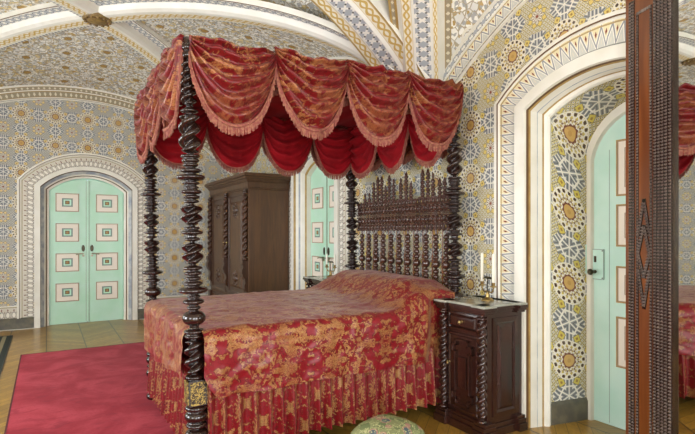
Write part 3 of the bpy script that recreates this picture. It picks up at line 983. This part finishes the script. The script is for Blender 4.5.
for x in xs:
    row = []; ru = []
    LN = .425*(1-.3*max(0, 1-(x-.765)/.10)**2) + .012*noise.noise((x*3, 0, 0))
    LF = .38
    for k in range(41):   # near flap from hem upwards
        e = (LN+.0)*(1-k/41)
        o, dz = over(e); y = Y0+R_-o + .06*smooth((x-2.38)/.12)*min(1, e/.08); z = ZT+dz
        bl = (e/.38)
        w = wr(x, e, 1)
        bulge = .5*bump(x, Y0+R_)*(1-bl)**1.0
        fold = .010*math.sin(x*17+2*noise.noise((x*2,3,0)))*bl
        row.append((x, y - (w*1.6 + fold + .022*(1-smooth((x-.765)/.16)))*min(1, e/.06) - .4*bump(x, Y0)*max(0, 1-bl)*min(1, e/.1)*.5, z + bump(x, max(Y0, y))*(1-bl)*.999 + w*.6*(1-min(1, e/.06))))
        ru.append((x, -e))
    W = Y1-Y0-2*R_
    for k in range(91):
        b = W*k/90; y = Y0+R_+b
        row.append((x, y, ZT+bump(x, y)+wr(x, y, 0)))
        ru.append((x, b))
    for k in range(1, 31):
        e = LF*k/30; o, dz = over(e); y = Y1-R_+o; bl = e/.38
        row.append((x, y+wr(x, e, 4), ZT+dz+bump(x, min(Y1, y))*(1-bl))); ru.append((x, W+e))
    P.append(row); UV.append(ru)
m = MB(); m.grid(P, SPREAD, UV)
# foot flap
P = []; UV = []
ys = [3.015+(4.39-3.015)*i/70 for i in range(71)]
for y in ys:
    row = []; ru = []
    LH = .335 + .07*smooth((y-3.03)/.9)+.008*noise.noise((y*4,1,0))
    for k in range(8):
        x = .80-(.80-X0-R_)*k/8
        row.append((x, y, ZT+bump(x, y)+wr(x, y, 0))); ru.append((x, y-Y0-R_))
    for k in range(41):
        e = LH*k/40; o, dz = over(e); x = X0+R_-o
        w = wr(y, e, 7)
        fold = .012*math.sin(y*15+1)*e/.38
        row.append((x-(w*1.6+fold)*min(1, e/.06), y, ZT+bump(x, y)*(1-min(1, e/.2))+dz+w*(1-min(1, e/.06)))); ru.append((X0+R_-e, y-Y0-R_))
    P.append(row); UV.append(ru)
m.grid(P, SPREAD, UV)
m.v = [tuple(Vector(p)+OFF) for p in m.v]; m.build('coverlet', spread)
def skirt(p0, p1, n, z0, z1, per, ph):
    p0, p1, n = Vector(p0), Vector(p1), Vector(n); L = (p1-p0).length; t = (p1-p0)/L
    N = int(L/.006); P = []; UV = []; arc = 0; last = None
    for i in range(N+1):
        s = L*i/N; row = []; ru = []
        a = 2*PI*s/per + 1.6*noise.noise((s*4+ph, ph, 0))
        amp = .034+.016*noise.noise((s*7, ph, 2))
        for k in range(9):
            q = k/8
            off = amp*(.25+.75*q)*math.sin(a+.5*q*noise.noise((s*5, q, ph))) + .012*q
            zz = z0(s)+(z1-z0(s))*q + .006*noise.noise((s*6, 8, ph))*q
            p = p0+t*(s+.008*math.cos(a)*q)+n*off; row.append((p.x, p.y, zz))
        if last is not None: arc += math.hypot(s-last[0], row[-1][1]-last[1] if abs(n.y) > .5 else row[-1][0]-last[1])
        last = (s, row[-1][1] if abs(n.y) > .5 else row[-1][0])
        for k in range(9): ru.append((arc*1.0, zz if False else (z0(s)+(z1-z0(s))*k/8)))
        P.append(row); UV.append(ru)
    mm = MB(); mm.grid(P, SKIRT, UV)
    return mm
for p0, p1, n, z0, ph in (((.80,2.925,0),(2.72,2.925,0),(0,-1,0), lambda s: .53, 0.0), ((.745,4.37,0),(.745,3.035,0),(-1,0,0), lambda s: .56+.04*s, 5.0), ((2.72,4.48,0),(.80,4.48,0),(0,1,0), lambda s: .53, 9.0)):
    mm = skirt(p0, p1, n, z0, .105, .088, ph)
    mm.v = [tuple(Vector(p)+OFF) for p in mm.v]; mm.build('skirt', spread)
# canopy ---------------------------------------------------------------------
canopy = tag(empty('bed_canopy', (1.7, 3.7, 2.5)), 'swagged crimson brocade canopy with fringes hung on the bed posts', 'canopy')
COFF = Vector((-1.7, -3.7, -2.5))
CX0, CX1, CY0, CY1 = .69, 2.755, 2.945, 4.46
ZC = 2.515
def swag_pts(A, B, n, D, zt, seed, off, bulge, gather, nu=40, nv=34, folds=7, edge=.14):
    A, B, n = Vector(A), Vector(B), Vector(n)
    P = []; UV = []; L = (B-A).length
    for i in range(nu+1):
        u = i/nu; c = abs(2*u-1); hang = (1-c**2.3)**.72 if c < 1 else 0
        row = []; ru = []
        for j in range(nv+1):
            v = j/nv
            sk = v + .10*(u-.5)*math.sin(PI*v) 
            drop = gather*v*(1-hang) + hang*(.02+ (D-.02)*sk)
            wig = noise.noise((u*3+seed, v*2.0, seed))
            f = math.sin(2*PI*folds*(v**.85) + 2.2*wig + 3.0*(u-.5)*math.sin(seed*3))
            f2 = abs(f)**.8*(1 if f > 0 else -1)
            depth = off + bulge*math.sin(PI*min(1, v*.75+.12))*(.35+.65*hang) + .034*f2*(.5+.5*hang)*(1-.45*v) + .012*noise.noise((u*9, v*9, seed))
            lift = (.035*noise.noise((u*4, seed, 0)) + .025*noise.noise((u*9, seed, 3)))*(1-v)**2*min(1, hang*1.6)
            p = A+(B-A)*(u + .012*noise.noise((v*6, u*5, seed)))+n*depth
            row.append((p.x, p.y, zt-drop+lift)); ru.append((u*L+seed*.7, drop*1.15+v*.12))
        P.append(row); UV.append(ru)
    return P, UV
def fringe(edge, n, ln):
    m = MB(); n = Vector(n)
    pts = [Vector(p) for p in edge]
    # heading band
    rows = []
    for p in pts: rows.append([p+n*.012+Vector((0,0,.012)), p+n*.016, p+n*.012+Vector((0,0,-.012)), p-n*.006])
    m.grid(rows, FRINGE, None, True, False, True)
    # strands, evenly spaced along the edge
    acc = 0; step = .0085
    for a, b in zip(pts, pts[1:]):
        d = (b-a); L = d.length; t = d/L if L else d
        while acc < L:
            p = a+t*acc; l = ln*random.uniform(.85, 1.1); w = .0042
            h = Vector((t.x, t.y, 0)); h = h.normalized() if h.length > .2 else Vector((-n.y, n.x, 0))
            top = [p+h*w+n*.008, p-h*w+n*.008, p-n*.001]
            sway = n*random.uniform(-.004,.006)+h*random.uniform(-.004,.004)
            bot = [q+Vector((0,0,-l))+sway for q in ((p+h*w*.9+n*.008), (p-h*w*.9+n*.008), p)]
            ids = [m.add(q) for q in top+bot]
            for x, y in ((0,1),(1,2),(2,0)): m.face((ids[x], ids[y], ids[y+3], ids[x+3]), FRINGE)
            m.face((ids[3], ids[4], ids[5]), FRINGE)
            acc += step
        acc -= L
    return m
def put(m, name, parent):
    m.v = [tuple(Vector(p)+COFF) for p in m.v]; return m.build(name, parent)
sides = [((CX0,CY0),(CX1,CY0),(0,-1,0),4), ((CX0,CY1),(CX0,CY0),(-1,0,0),3), ((CX1,CY1),(CX0,CY1),(0,1,0),4), ((CX1,CY0),(CX1,CY1),(1,0,0),3)]
sd = 1.0
for (ax, ay), (bx, by), n, cnt in sides:
    A, B = Vector((ax, ay, 0)), Vector((bx, by, 0))
    for i in range(cnt):
        a, b = A+(B-A)*i/cnt, A+(B-A)*(i+1)/cnt
        sd += 1.37
        zt = ZC + (.02 if 0 < i else 0) + (.05*(a.x-CX0)/2.1)
        P, UV = swag_pts(a, b, n, .50+.02*math.sin(sd*5), zt, sd, .045 if n[0] >= 0 else .02, .085 if n[0] >= 0 else .05, .10, 48, 48, folds=6)
        m = MB(); m.grid(P, SWAG, UV)
        o = put(m, 'swag', canopy)
        fr = put(fringe([r[-1] for r in P], n, .058), 'fringe', o)
        near = n[1] == -1 or n[0] == -1
        P, UV = swag_pts(a, b, n, .14 if near else .51, ZC-.02, sd+.5, -.05, -.05, .16 if not near else .2, 30, 24, 5)
        m = MB(); m.grid(P, VELVET, UV)
        o = put(m, 'lining_swag', canopy); tag(o, 'plain crimson velvet lining')
        put(fringe([r[-1] for r in P], n, .05), 'fringe', o)
# tester cloth
P = [[(CX0+.03+(CX1-CX0-.06)*i/40, CY0+.03+(CY1-CY0-.06)*j/30, ZC-.03+.008*math.sin(i*1.4)+.02*math.sin(PI*j/30)) for j in range(31)] for i in range(41)]
UV = [[(p[0], p[1]) for p in r] for r in P]
m = MB(); m.grid(P, VELVET, UV); put(m, 'tester', canopy)

# ------------------------------------------------------------------ night tables
def night_table():
    """local: front faces -x, origin at floor centre; 0.40 deep (x), 0.42 wide (y), 0.9 high"""
    r = empty('nightstand')
    dx, dy = .20, .222
    m = MB()
    m.box((-dx+.03,-dy+.035,.10),(dx,dy-.035,.855), NIGHTW)
    m.box((-dx+.05,-dy+.02,.10),(dx,dy-.02,.855), NIGHTW)
    m.build('case', r, .003)
    def slab(name, z, steps, mat, chunk=True):
        m = MB()
        for z0, z1, e in steps:
            m.box((-dx-e+.02,-dy-e+.03,z0),(dx,dy+e-.03,z1), mat)
            for sy in (-1, 1):
                c = sy*(dy-.03)
                m.box((-dx-e-.005,c-.045-e*.6,z0),(-dx+.08+e*.4,c+.045+e*.6,z1), mat)
            m.box((dx-.08,-dy-e,z0),(dx,dy+e,z1), mat)
        return m.build(name, r, .003)
    slab('base', 0, ((0,.055,.03),(.055,.085,.018),(.085,.105,.008)), NIGHTW)
    slab('cornice', 0, ((.835,.85,.006),(.85,.868,.018),(.868,.888,.032)), NIGHTW)
    o = slab('table_top', 0, ((.888,.903,.028),), MARBLE); tag(o, 'grey marble top')
    el = [('d',.115,.034,.012),('s',.13,.80,.038,11),('d',.815,.034,.012)]
    m = MB(); m.radial(turned(el, .10, .84, .022), NIGHTW, n=16); c0 = m.build('twisted_column', r)
    c0.location = (-dx+.008, -dy+.03, 0)
    c1 = copy_tree(c0, r); c1.location = (-dx+.008, dy-.03, 0)
    # drawer
    f = -dx+.03
    m = MB(); m.nested((f,dy-.075,.70), (0,-1,0), (0,0,1), (-1,0,0), 2*dy-.15, .125,
        [(0,0,NIGHTW),(0,.016,NIGHTW),(.012,.018,NIGHTW),(.018,.006,NIGHTW),(.03,.02,NIGHTW),(.045,.022,NIGHTW)])
    d = m.build('drawer', r)
    m = MB(); m.tube([(f-.02,0,.765),(f-.04,0,.765)], .006, BRASS); m.radial([(-.014,.003),(-.006,.011),(.004,.011),(.012,.004)], BRASS, (f-.044,0,.763), 10)
    m.radial([(0,.013),(.004,.01)], BRASS, (f-.021,0,.765), 10, True, Matrix.Rotation(-PI/2,4,'Y')); m.build('knob', d)
    # door
    m = MB(); W, Hh = 2*dy-.15, .55
    m.nested((f,dy-.075,.125), (0,-1,0), (0,0,1), (-1,0,0), W, Hh, [(0,0,NIGHTW),(0,.014,NIGHTW),(.012,.018,NIGHTW),(.02,.010,NIGHTW)])
    # cartouche moulding: rectangle with stepped ends
    a, b = W/2-.05, Hh/2-.045
    path = [(-a*.62,b),(a*.62,b),(a*.62,b-.035),(a,b-.035),(a,b-.085),(a*.72,b-.085),(a*.72,-b+.085),(a,-b+.085),(a,-b+.035),(a*.62,-b+.035),(a*.62,-b),(-a*.62,-b),(-a*.62,-b+.035),(-a,-b+.035),(-a,-b+.085),(-a*.72,-b+.085),(-a*.72,b-.085),(-a,b-.085),(-a,b-.035),(-a*.62,b-.035)]
    zc = .125+Hh/2
    for i in range(len(path)):
        p, q = path[i], path[(i+1) % len(path)]
        m.box((f-.030, min(p[0],q[0])-.007, zc+min(p[1],q[1])-.007), (f-.009, max(p[0],q[0])+.007, zc+max(p[1],q[1])+.007), NIGHTW)
    m.box((f-.022,-a*.42,zc-b+.12),(f-.009,a*.42,zc+b-.12), NIGHTW)
    d = m.build('door', r, .003)
    m = MB(); m.tube([(f-.014,dy-.09,.455),(f-.035,dy-.09,.455)], .006, BRASS); m.radial([(-.012,.004),(0,.01),(.012,.004)], BRASS, (f-.036,dy-.09,.455), 10); m.build('knob', d)
    # side panels
    for sy in (-1, 1):
        m = MB(); m.nested((-dx+.10,sy*(dy-.02),.13), (1,0,0), (0,0,1), (0,sy,0), .245, .68,
            [(0,0,NIGHTW),(0,.008,NIGHTW),(.03,.010,NIGHTW),(.045,.002,NIGHTW),(.07,.014,NIGHTW),(.075,.014,NIGHTW)])
        m.build('side_panel', r)
    return r
nt = night_table(); nt.location = (2.725, 2.645, 0)
tag(nt, 'dark carved nightstand with twisted columns in front of the near headboard post', 'nightstand', 'nightstands flanking the bed')
nt2 = copy_tree(nt); nt2.location = (2.725, 4.88, 0)
tag(nt2, 'dark nightstand beyond the bed, mostly hidden behind the brocade', 'nightstand', 'nightstands flanking the bed')

# ------------------------------------------------------------------ candlesticks
def candelabrum():
    r = empty('candelabrum')
    m = MB(); m.radial([(0,.045),(.006,.048),(.012,.038),(.022,.018),(.032,.012),(.042,.018),(.05,.012),(.07,.008)], BRASS, n=16); m.build('foot', r)
    for s in (-1, 1):
        m = MB()
        pts = [(0, 0, .06)]+[(0, s*(.07*math.sin(t)), .075-.022*math.sin(2*t)*.8+.035*(1-math.cos(t))*.8) for t in [PI/2*k/8 for k in range(1, 9)]]
        m.tube(pts, .006, BRASS, 8)
        m.radial([(0,.006),(.006,.026),(.012,.024),(.014,.012),(.035,.014),(.037,.011)], BRASS, (0, s*.07, .10), 12)
        m.build('arm', r)
    m = MB()
    m.tube([(0,0,.05),(0,.004,.11),(0,-.004,.17)], .004, IRON, 6)
    for q in range(7):
        t = q*PI*2/7; c = Vector((0, -.004, .16+.006*(q % 3)))
        dirv = Vector((math.cos(t)*.5, math.sin(t), .35)).normalized()
        side = dirv.cross(Vector((0,0,1))).normalized()
        P = [[c+dirv*(.042*a/5)+side*(w*.014*math.sin(PI*(a+.4)/5.6))+Vector((0,0,-.02*(a/5)**2+.003*(1-abs(w)))) for w in (-1,-.5,0,.5,1)] for a in range(6)]
        m.grid(P, IRON)
        P2 = [[p-Vector((0,0,.003)) for p in rr] for rr in P]; m.grid(P2, IRON)
    tag(m.build('ornament_sprig', r), 'dark metal flower sprig')
    return r
def candle(h):
    m = MB(); m.radial([(0,.011),(h-.004,.0105),(h,.008),(h+.001,.002),(h+.012,.0015)], WAX, n=14); return m.build('candle')
ca = candelabrum(); ca.location = (2.755, 2.61, .904)
tag(ca, 'small brass candelabrum with two white candles on the near nightstand', 'candelabrum', 'bedside candelabra')
ca.rotation_euler = (0, 0, math.radians(-12))
cb = copy_tree(ca); cb.location = (2.72, 4.90, .904); cb.rotation_euler = (0, 0, math.radians(10)); tag(cb, 'metal candelabrum on the far nightstand before the mint door', 'candelabrum', 'bedside candelabra')
for root_, labs in ((ca, ('white candle nearer the bed in the brass candelabrum on the near nightstand', 'white candle nearer the doorway in the brass candelabrum on the near nightstand')),
                    (cb, ('short white candle nearer the mint door on the far nightstand', 'short white candle nearer the headboard on the far nightstand'))):
    for s, L in ((1, labs[0]), (-1, labs[1])):
        c = candle(.212 if root_ is ca else .12)
        a = root_.rotation_euler[2]
        c.location = root_.location + Vector((-math.sin(a)*s*.07, math.cos(a)*s*.07, .1305))
        tag(c, L, 'candle', 'candles on the nightstands')

# ------------------------------------------------------------------ wardrobe
WX0, WX1, WY0, WY1 = 2.34, 2.93, 6.50, 8.30
wd = tag(empty('wardrobe', ((WX0+WX1)/2, (WY0+WY1)/2, 0)), 'tall brown wooden wardrobe with twisted columns and a stepped cornice', 'wardrobe')
WOFF = Vector((-(WX0+WX1)/2, -(WY0+WY1)/2, 0))
def wput(m, name, parent=wd, bevel=0):
    m.v = [tuple(Vector(p)+WOFF) for p in m.v]; return m.build(name, parent, bevel)
m = MB(); m.box((WX0,WY0,.12),(WX1,WY1,1.99), WARDW); wput(m, 'carcass', bevel=.004)
m = MB()
for z0, z1, e in ((1.99,2.01,.012),(2.01,2.09,.022),(2.09,2.105,.035),(2.105,2.13,.045),(2.13,2.16,.07),(2.16,2.185,.095),(2.185,2.205,.085)):
    m.box((WX0-e,WY0-e,z0),(WX1,WY1+e*.8,z1), WARDW)
wput(m, 'cornice', bevel=.004)
m = MB(); m.box((WX0-.05,WY0-.02,0),(WX1,WY1+.02,.09), WARDD); m.box((WX0-.03,WY0-.01,.09),(WX1,WY1+.01,.13), WARDD); wput(m, 'plinth', bevel=.004)
el = [('d',1.04,.04,.02),('s',1.06,1.92,.046,10),('d',1.94,.042,.02)]
for y in (WY0+.06, (WY0+WY1)/2, WY1-.06):
    m = MB(); m.radial(turned(el, 1.02, 1.985, .026), WARDD, (WX0-.03, y, 0), n=14); wput(m, 'twisted_column')
    # scrolled console under the column
    m = MB(); prof = [(0,1.02),(.075,1.02),(.085,.98),(.07,.93),(.085,.90),(.09,.86),(.07,.80),(.045,.77),(.04,.72),(.055,.68),(.05,.63),(.02,.59),(.012,.52),(0,.48)]
    for (d0, z0), (d1, z1) in zip(prof, prof[1:]):
        m.quad(((WX0-d0,y-.05,z0),(WX0-d0,y+.05,z0),(WX0-d1,y+.05,z1),(WX0-d1,y-.05,z1)), WARDD)
    for s in (-.05, .05): m.face([m.add((WX0-d, y+s, z)) for d, z in prof], WARDD)
    m.box((WX0-.05,y-.055,.13),(WX0,y+.055,.46), WARDD)
    wput(m, 'console')
mid = (WY0+WY1)/2
for a, b in ((WY0+.115, mid-.055), (mid+.055, WY1-.115)):
    m = MB(); m.nested((WX0,b,.50), (0,-1,0), (0,0,1), (-1,0,0), b-a, 1.45, [(0,0,WARDD),(0,.016,WARDD),(.03,.02,WARDD),(.05,.006,WARDD),(.11,.006,WARDD),(.14,.024,WARDW),(.15,.024,WARDW)])
    # carved leaf bosses at the lower and upper panel ends
    for zc in (.74, 1.72):
        for q in range(8):
            t = 2*PI*q/8; m.radial([(0,.028),(.012,.02),(.016,.0)], WARDD, (WX0-.022,(a+b)/2+.09*math.cos(t),zc+.09*math.sin(t)), 8, False, Matrix.Rotation(-PI/2,4,'Y'))
        m.radial([(0,.06),(.015,.05),(.026,.0)], WARDD, (WX0-.022,(a+b)/2,zc), 12, False, Matrix.Rotation(-PI/2,4,'Y'))
    d = wput(m, 'door')
    kx = b-.02 if a < mid-.5 else a+.02
    m = MB(); m.tube([(WX0-.02,kx,1.25),(WX0-.045,kx,1.25)], .008, BRASS); m.radial([(-.012,.006),(0,.014),(.012,.006)], BRASS, (WX0-.045,kx,1.25), 10); wput(m, 'knob', d)
m = MB()
for a, b in ((WY0+.115, mid-.055), (mid+.055, WY1-.115)):
    m = MB(); m.nested((WX0,b,.16), (0,-1,0), (0,0,1), (-1,0,0), b-a, .30, [(0,0,WARDD),(0,.016,WARDD),(.03,.02,WARDD),(.05,.006,WARDD),(.07,.02,WARDW)])
    d = wput(m, 'drawer')
    m = MB(); m.radial([(-.012,.006),(0,.014),(.012,.006)], BRASS, (WX0-.04,(a+b)/2,.31), 10); m.tube([(WX0-.02,(a+b)/2,.31),(WX0-.045,(a+b)/2,.31)], .007, BRASS); wput(m, 'knob', d)

# ------------------------------------------------------------------ tall mirror
# frame plane: starts at P0 (far edge of the stile) and runs along DIR towards the camera
MA = math.radians(159.1)
MN = Vector((math.cos(MA), math.sin(MA), 0))         # faces the bed
MD = Vector((-math.sin(MA), math.cos(MA), 0))        # along the mirror, towards the camera
MP0 = Vector((2.80, 1.62, 0))
mirror = tag(empty('standing_mirror', MP0), 'tall standing mirror in a wide brown and black ripple-moulded frame', 'mirror')
MH, MW, MSW = 2.74, 1.35, .335
rot = Matrix(((MD.x, MN.x, 0, 0), (MD.y, MN.y, 0, 0), (0, 0, 1, 0), (0, 0, 0, 1)))   # local x along, y out, z up
def mbuild(m, name, parent=None):
    m.v = [tuple(rot @ Vector(p)) for p in m.v]; return m.build(name, parent or mirror)
def beads(m, x0, x1, z0, z1, y0, h, pitch=.017, mat=RIPPLE, axis='z'):
    """row of little ripples"""
    n = int(((z1-z0) if axis == 'z' else (x1-x0))/pitch)
    for i in range(n):
        if axis == 'z':
            a = z0+i*pitch; pts = ((x0,y0,a),(x1,y0,a),(x1,y0+h,a+pitch*.45),(x0,y0+h,a+pitch*.45)), ((x0,y0+h,a+pitch*.45),(x1,y0+h,a+pitch*.45),(x1,y0,a+pitch*.9),(x0,y0,a+pitch*.9))
            m.quad(pts[0], mat); m.quad(pts[1], mat)
            for x in (x0, x1): m.face([m.add((x,y0,a)), m.add((x,y0+h,a+pitch*.45)), m.add((x,y0,a+pitch*.9))], mat)
        else:
            a = x0+i*pitch
            m.quad(((a,y0,z0),(a,y0,z1),(a+pitch*.45,y0+h,z1),(a+pitch*.45,y0+h,z0)), mat)
            m.quad(((a+pitch*.45,y0+h,z0),(a+pitch*.45,y0+h,z1),(a+pitch*.9,y0,z1),(a+pitch*.9,y0,z0)), mat)
            for z in (z0, z1): m.face([m.add((a,y0,z)), m.add((a+pitch*.45,y0+h,z)), m.add((a+pitch*.9,y0,z))], mat)
def bead_line(m, p, q, w, y0, h, pitch=.017, mat=RIPPLE):
    p, q = Vector((p[0],0,p[1])), Vector((q[0],0,q[1])); d = q-p; L = d.length; d /= L; s = Vector((-d.z,0,d.x))*w/2
    n = int(L/pitch)
    for i in range(n):
        a = p+d*(i*pitch); b = p+d*(i*pitch+pitch*.45); c = p+d*(i*pitch+pitch*.9)
        Y0, Y1_ = Vector((0,y0,0)), Vector((0,y0+h,0))
        m.quad((a-s+Y0,a+s+Y0,b+s+Y1_,b-s+Y1_), mat); m.quad((b-s+Y1_,b+s+Y1_,c+s+Y0,c-s+Y0), mat)
        for k in (-1, 1): m.face([m.add(a+s*k+Y0), m.add(b+s*k+Y1_), m.add(c+s*k+Y0)], mat)
def stile(x0, flip):
    X = (lambda x: x0+x) if not flip else (lambda x: x0+MSW-x)
    def rng(a, b): a, b = X(a), X(b); return min(a, b), max(a, b)
    m = MB(); a, b = rng(0, MSW); m.box((a,-.06,0),(b,0,MH-.03), FRAMEW)
    a, b = rng(.215, MSW+.004); m.box((a,-.03,0),(b,.014,MH-.05), EBONY)
    o = mbuild(m, 'stile')
    m = MB()
    a, b = rng(.026,.069); m.box((a,0,.02),(b,.002,MH-.06), EBONY)
    for s, e in ((.029,.043),(.051,.065)):
        a, b = rng(s, e); beads(m, a, b, .02, MH-.06, .0, .011)
    for s, e in ((.084,.096),(.180,.192)):
        a, b = rng(s-.003, e+.003); m.box((a,0,.085),(b,.0015,MH-.14), EBONY); a, b = rng(s, e); beads(m, a, b, .10, MH-.14, .0, .010)
    for k, s in enumerate((.2195,.243,.2665,.290,.3165)):
        a, b = rng(s+.003, s+.015); beads(m, a, b, .02, MH-.06, .012, .012)
    a, b = rng(.085,.191)
    beads(m, a, b, MH-.155, MH-.139, .0, .009, axis='x'); beads(m, a, b, .085, .10, 0, .009, axis='x')
    # lozenge and the two chevrons on the panel
    c = X(.138); hw = .040
    for a, b in (((c,1.155),(c+hw,1.285)),((c,1.155),(c-hw,1.285)),((c+hw,1.285),(c,1.44)),((c-hw,1.285),(c,1.44)),
                 ((c-hw,1.38),(c,1.58)),((c+hw,1.38),(c,1.58)),((c-hw,1.20),(c,.99)),((c+hw,1.20),(c,.99))):
        p0, p1 = Vector((a[0],0,a[1])), Vector((b[0],0,b[1])); dd = (p1-p0).normalized(); ss = Vector((-dd.z,0,dd.x))*.011; yy = Vector((0,.003,0))
        m.quad((p0-ss+yy, p1-ss+yy, p1+ss+yy, p0+ss+yy), EBONY)
        for sg in (-1, 1): m.quad((p0+ss*sg, p1+ss*sg, p1+ss*sg+yy, p0+ss*sg+yy), EBONY)
        bead_line(m, a, b, .013, .003, .013)
    mbuild(m, 'ripple_moulding', o)
stile(0, False); stile(MW-MSW, True)
for z0, z1 in ((MH-.10, MH-.03), (0, .30)):
    m = MB(); m.box((MSW,-.06,z0),(MW-MSW,0,z1), FRAMEW); o = mbuild(m, 'rail')
    for k in range(1 if z0 > 1 else 5):
        m = MB(); beads(m, MSW, MW-MSW, z0+.02+k*.05, z0+.04+k*.05, 0, .011, axis='x'); mbuild(m, 'ripple_moulding', o)
m = MB(); m.box((-.005,-.062,MH-.03),(MW+.005,.03,MH-.01), EBONY); m.box((-.012,-.065,MH-.01),(MW+.012,.045,MH+.02), EBONY); mbuild(m, 'cornice')
m = MB(); m.box((MSW-.004,-.012,.30),(MW-MSW+.004,-.004,MH-.10), MIRROR); mbuild(m, 'mirror_glass')

# ------------------------------------------------------------------ footstool
st = tag(empty('footstool', (1.52, 2.13, 0), math.radians(18)), 'low footstool with green floral tapestry top before the bed', 'stool')
m = MB(); N = 20; P = []
a = .155
for i in range(N+1):
    row = []
    for j in range(N+1):
        u, v = 2*i/N-1, 2*j/N-1
        k = (1-abs(u)**4)*(1-abs(v)**4)
        sx = a*(u*(1-.04*v*v)); sy = a*(v*(1-.04*u*u))
        row.append((sx, sy, .335+.075*k**.45+.02*(1-u*u)*(1-v*v)))
    P.append(row)
m.grid(P, TAPESTRY)
rim = [P[i][0] for i in range(N)]+[P[N][j] for j in range(N)]+[P[N-i][N] for i in range(N)]+[P[0][N-j] for j in range(N)]
m.grid([[p, (p[0]*1.015, p[1]*1.015, .305), (p[0]*.99, p[1]*.99, .27)] for p in rim], TAPESTRY, None, True, True)
m.build('cushion', st)
m = MB(); m.box((-.148,-.148,.235),(.148,.148,.28), NIGHTW); m.build('seat_frame', st, .006)
lg = [('d',.015,.03,.015),('b',.07,.026,.035),('d',.115,.03,.012),('b',.16,.024,.035)]
m = MB(); m.radial(turned(lg, 0, .24, .014), NIGHTW, n=12); l0 = m.build('leg', st)
for i, (sx, sy) in enumerate(((-1,-1),(-1,1),(1,-1),(1,1))):
    o = l0 if i == 0 else copy_tree(l0, st); o.location = (sx*.122, sy*.122, 0)

# ------------------------------------------------------------------ cable
pts = []
for i in range(60):
    x = -1.6+1.45*i/59; pts.append((x, YA-.05-.03*abs(math.sin(i*.21)), .008))
m = MB(); m.tube(pts, .006, CABLE, 6)
tag(m.build('cable'), 'white cable lying along the skirting left of the mint double door', 'cable')
pts = [(1.28+.025*i, YA-.06-.05*math.sin(i*.25)**2, .008+ (.0 if i < 20 else .01*(i-20))) for i in range(30)]
m = MB(); m.tube(pts, .006, CABLE, 6)
tag(m.build('cable'), 'white cable by the skirting right of the mint double door', 'cable')

# ------------------------------------------------------------------ lights, world, camera
for ax, c, w, sill, za, p in LIGHTS:
    L = bpy.data.lights.new('daylight_and_fill', 'AREA'); L.shape = 'RECTANGLE'  # daylight at the left windows; front-wall lamps are added frontal fill
    L.size = 2*w; L.size_y = za-sill; L.energy = 120.0 if ax == 'E' else 130.0
    L.color = (.95, .975, 1.0) if ax == 'D' else (.92, .965, 1.0)
    o = bpy.data.objects.new('daylight_and_fill', L); COL.objects.link(o); o.location = p
    d = Vector((1,0,0)) if ax == 'E' else Vector((0,1,0))
    o.rotation_euler = d.to_track_quat('-Z', 'Z').to_euler()
W = bpy.data.worlds.new('World'); S.world = W; W.use_nodes = True
W.node_tree.nodes['Background'].inputs[0].default_value = (.80, .88, 1.0, 1)
W.node_tree.nodes['Background'].inputs[1].default_value = 1.0

cam = bpy.data.cameras.new('camera'); co = bpy.data.objects.new('camera', cam); COL.objects.link(co)
co.location = (0, 0, 1.4); co.rotation_euler = (PI/2, 0, -math.atan2(.5143, .8576))
cam.sensor_width = 36; cam.lens = 36*502/695; cam.shift_y = (232.5-217)/695; cam.clip_start = .05
S.camera = co
S.view_settings.view_transform = 'Standard'; S.view_settings.look = 'None'
S.view_settings.gamma = 1; S.view_settings.use_curve_mapping = False
S.view_settings.exposure = 0.3
S.cycles.max_bounces = 8; S.cycles.diffuse_bounces = 5
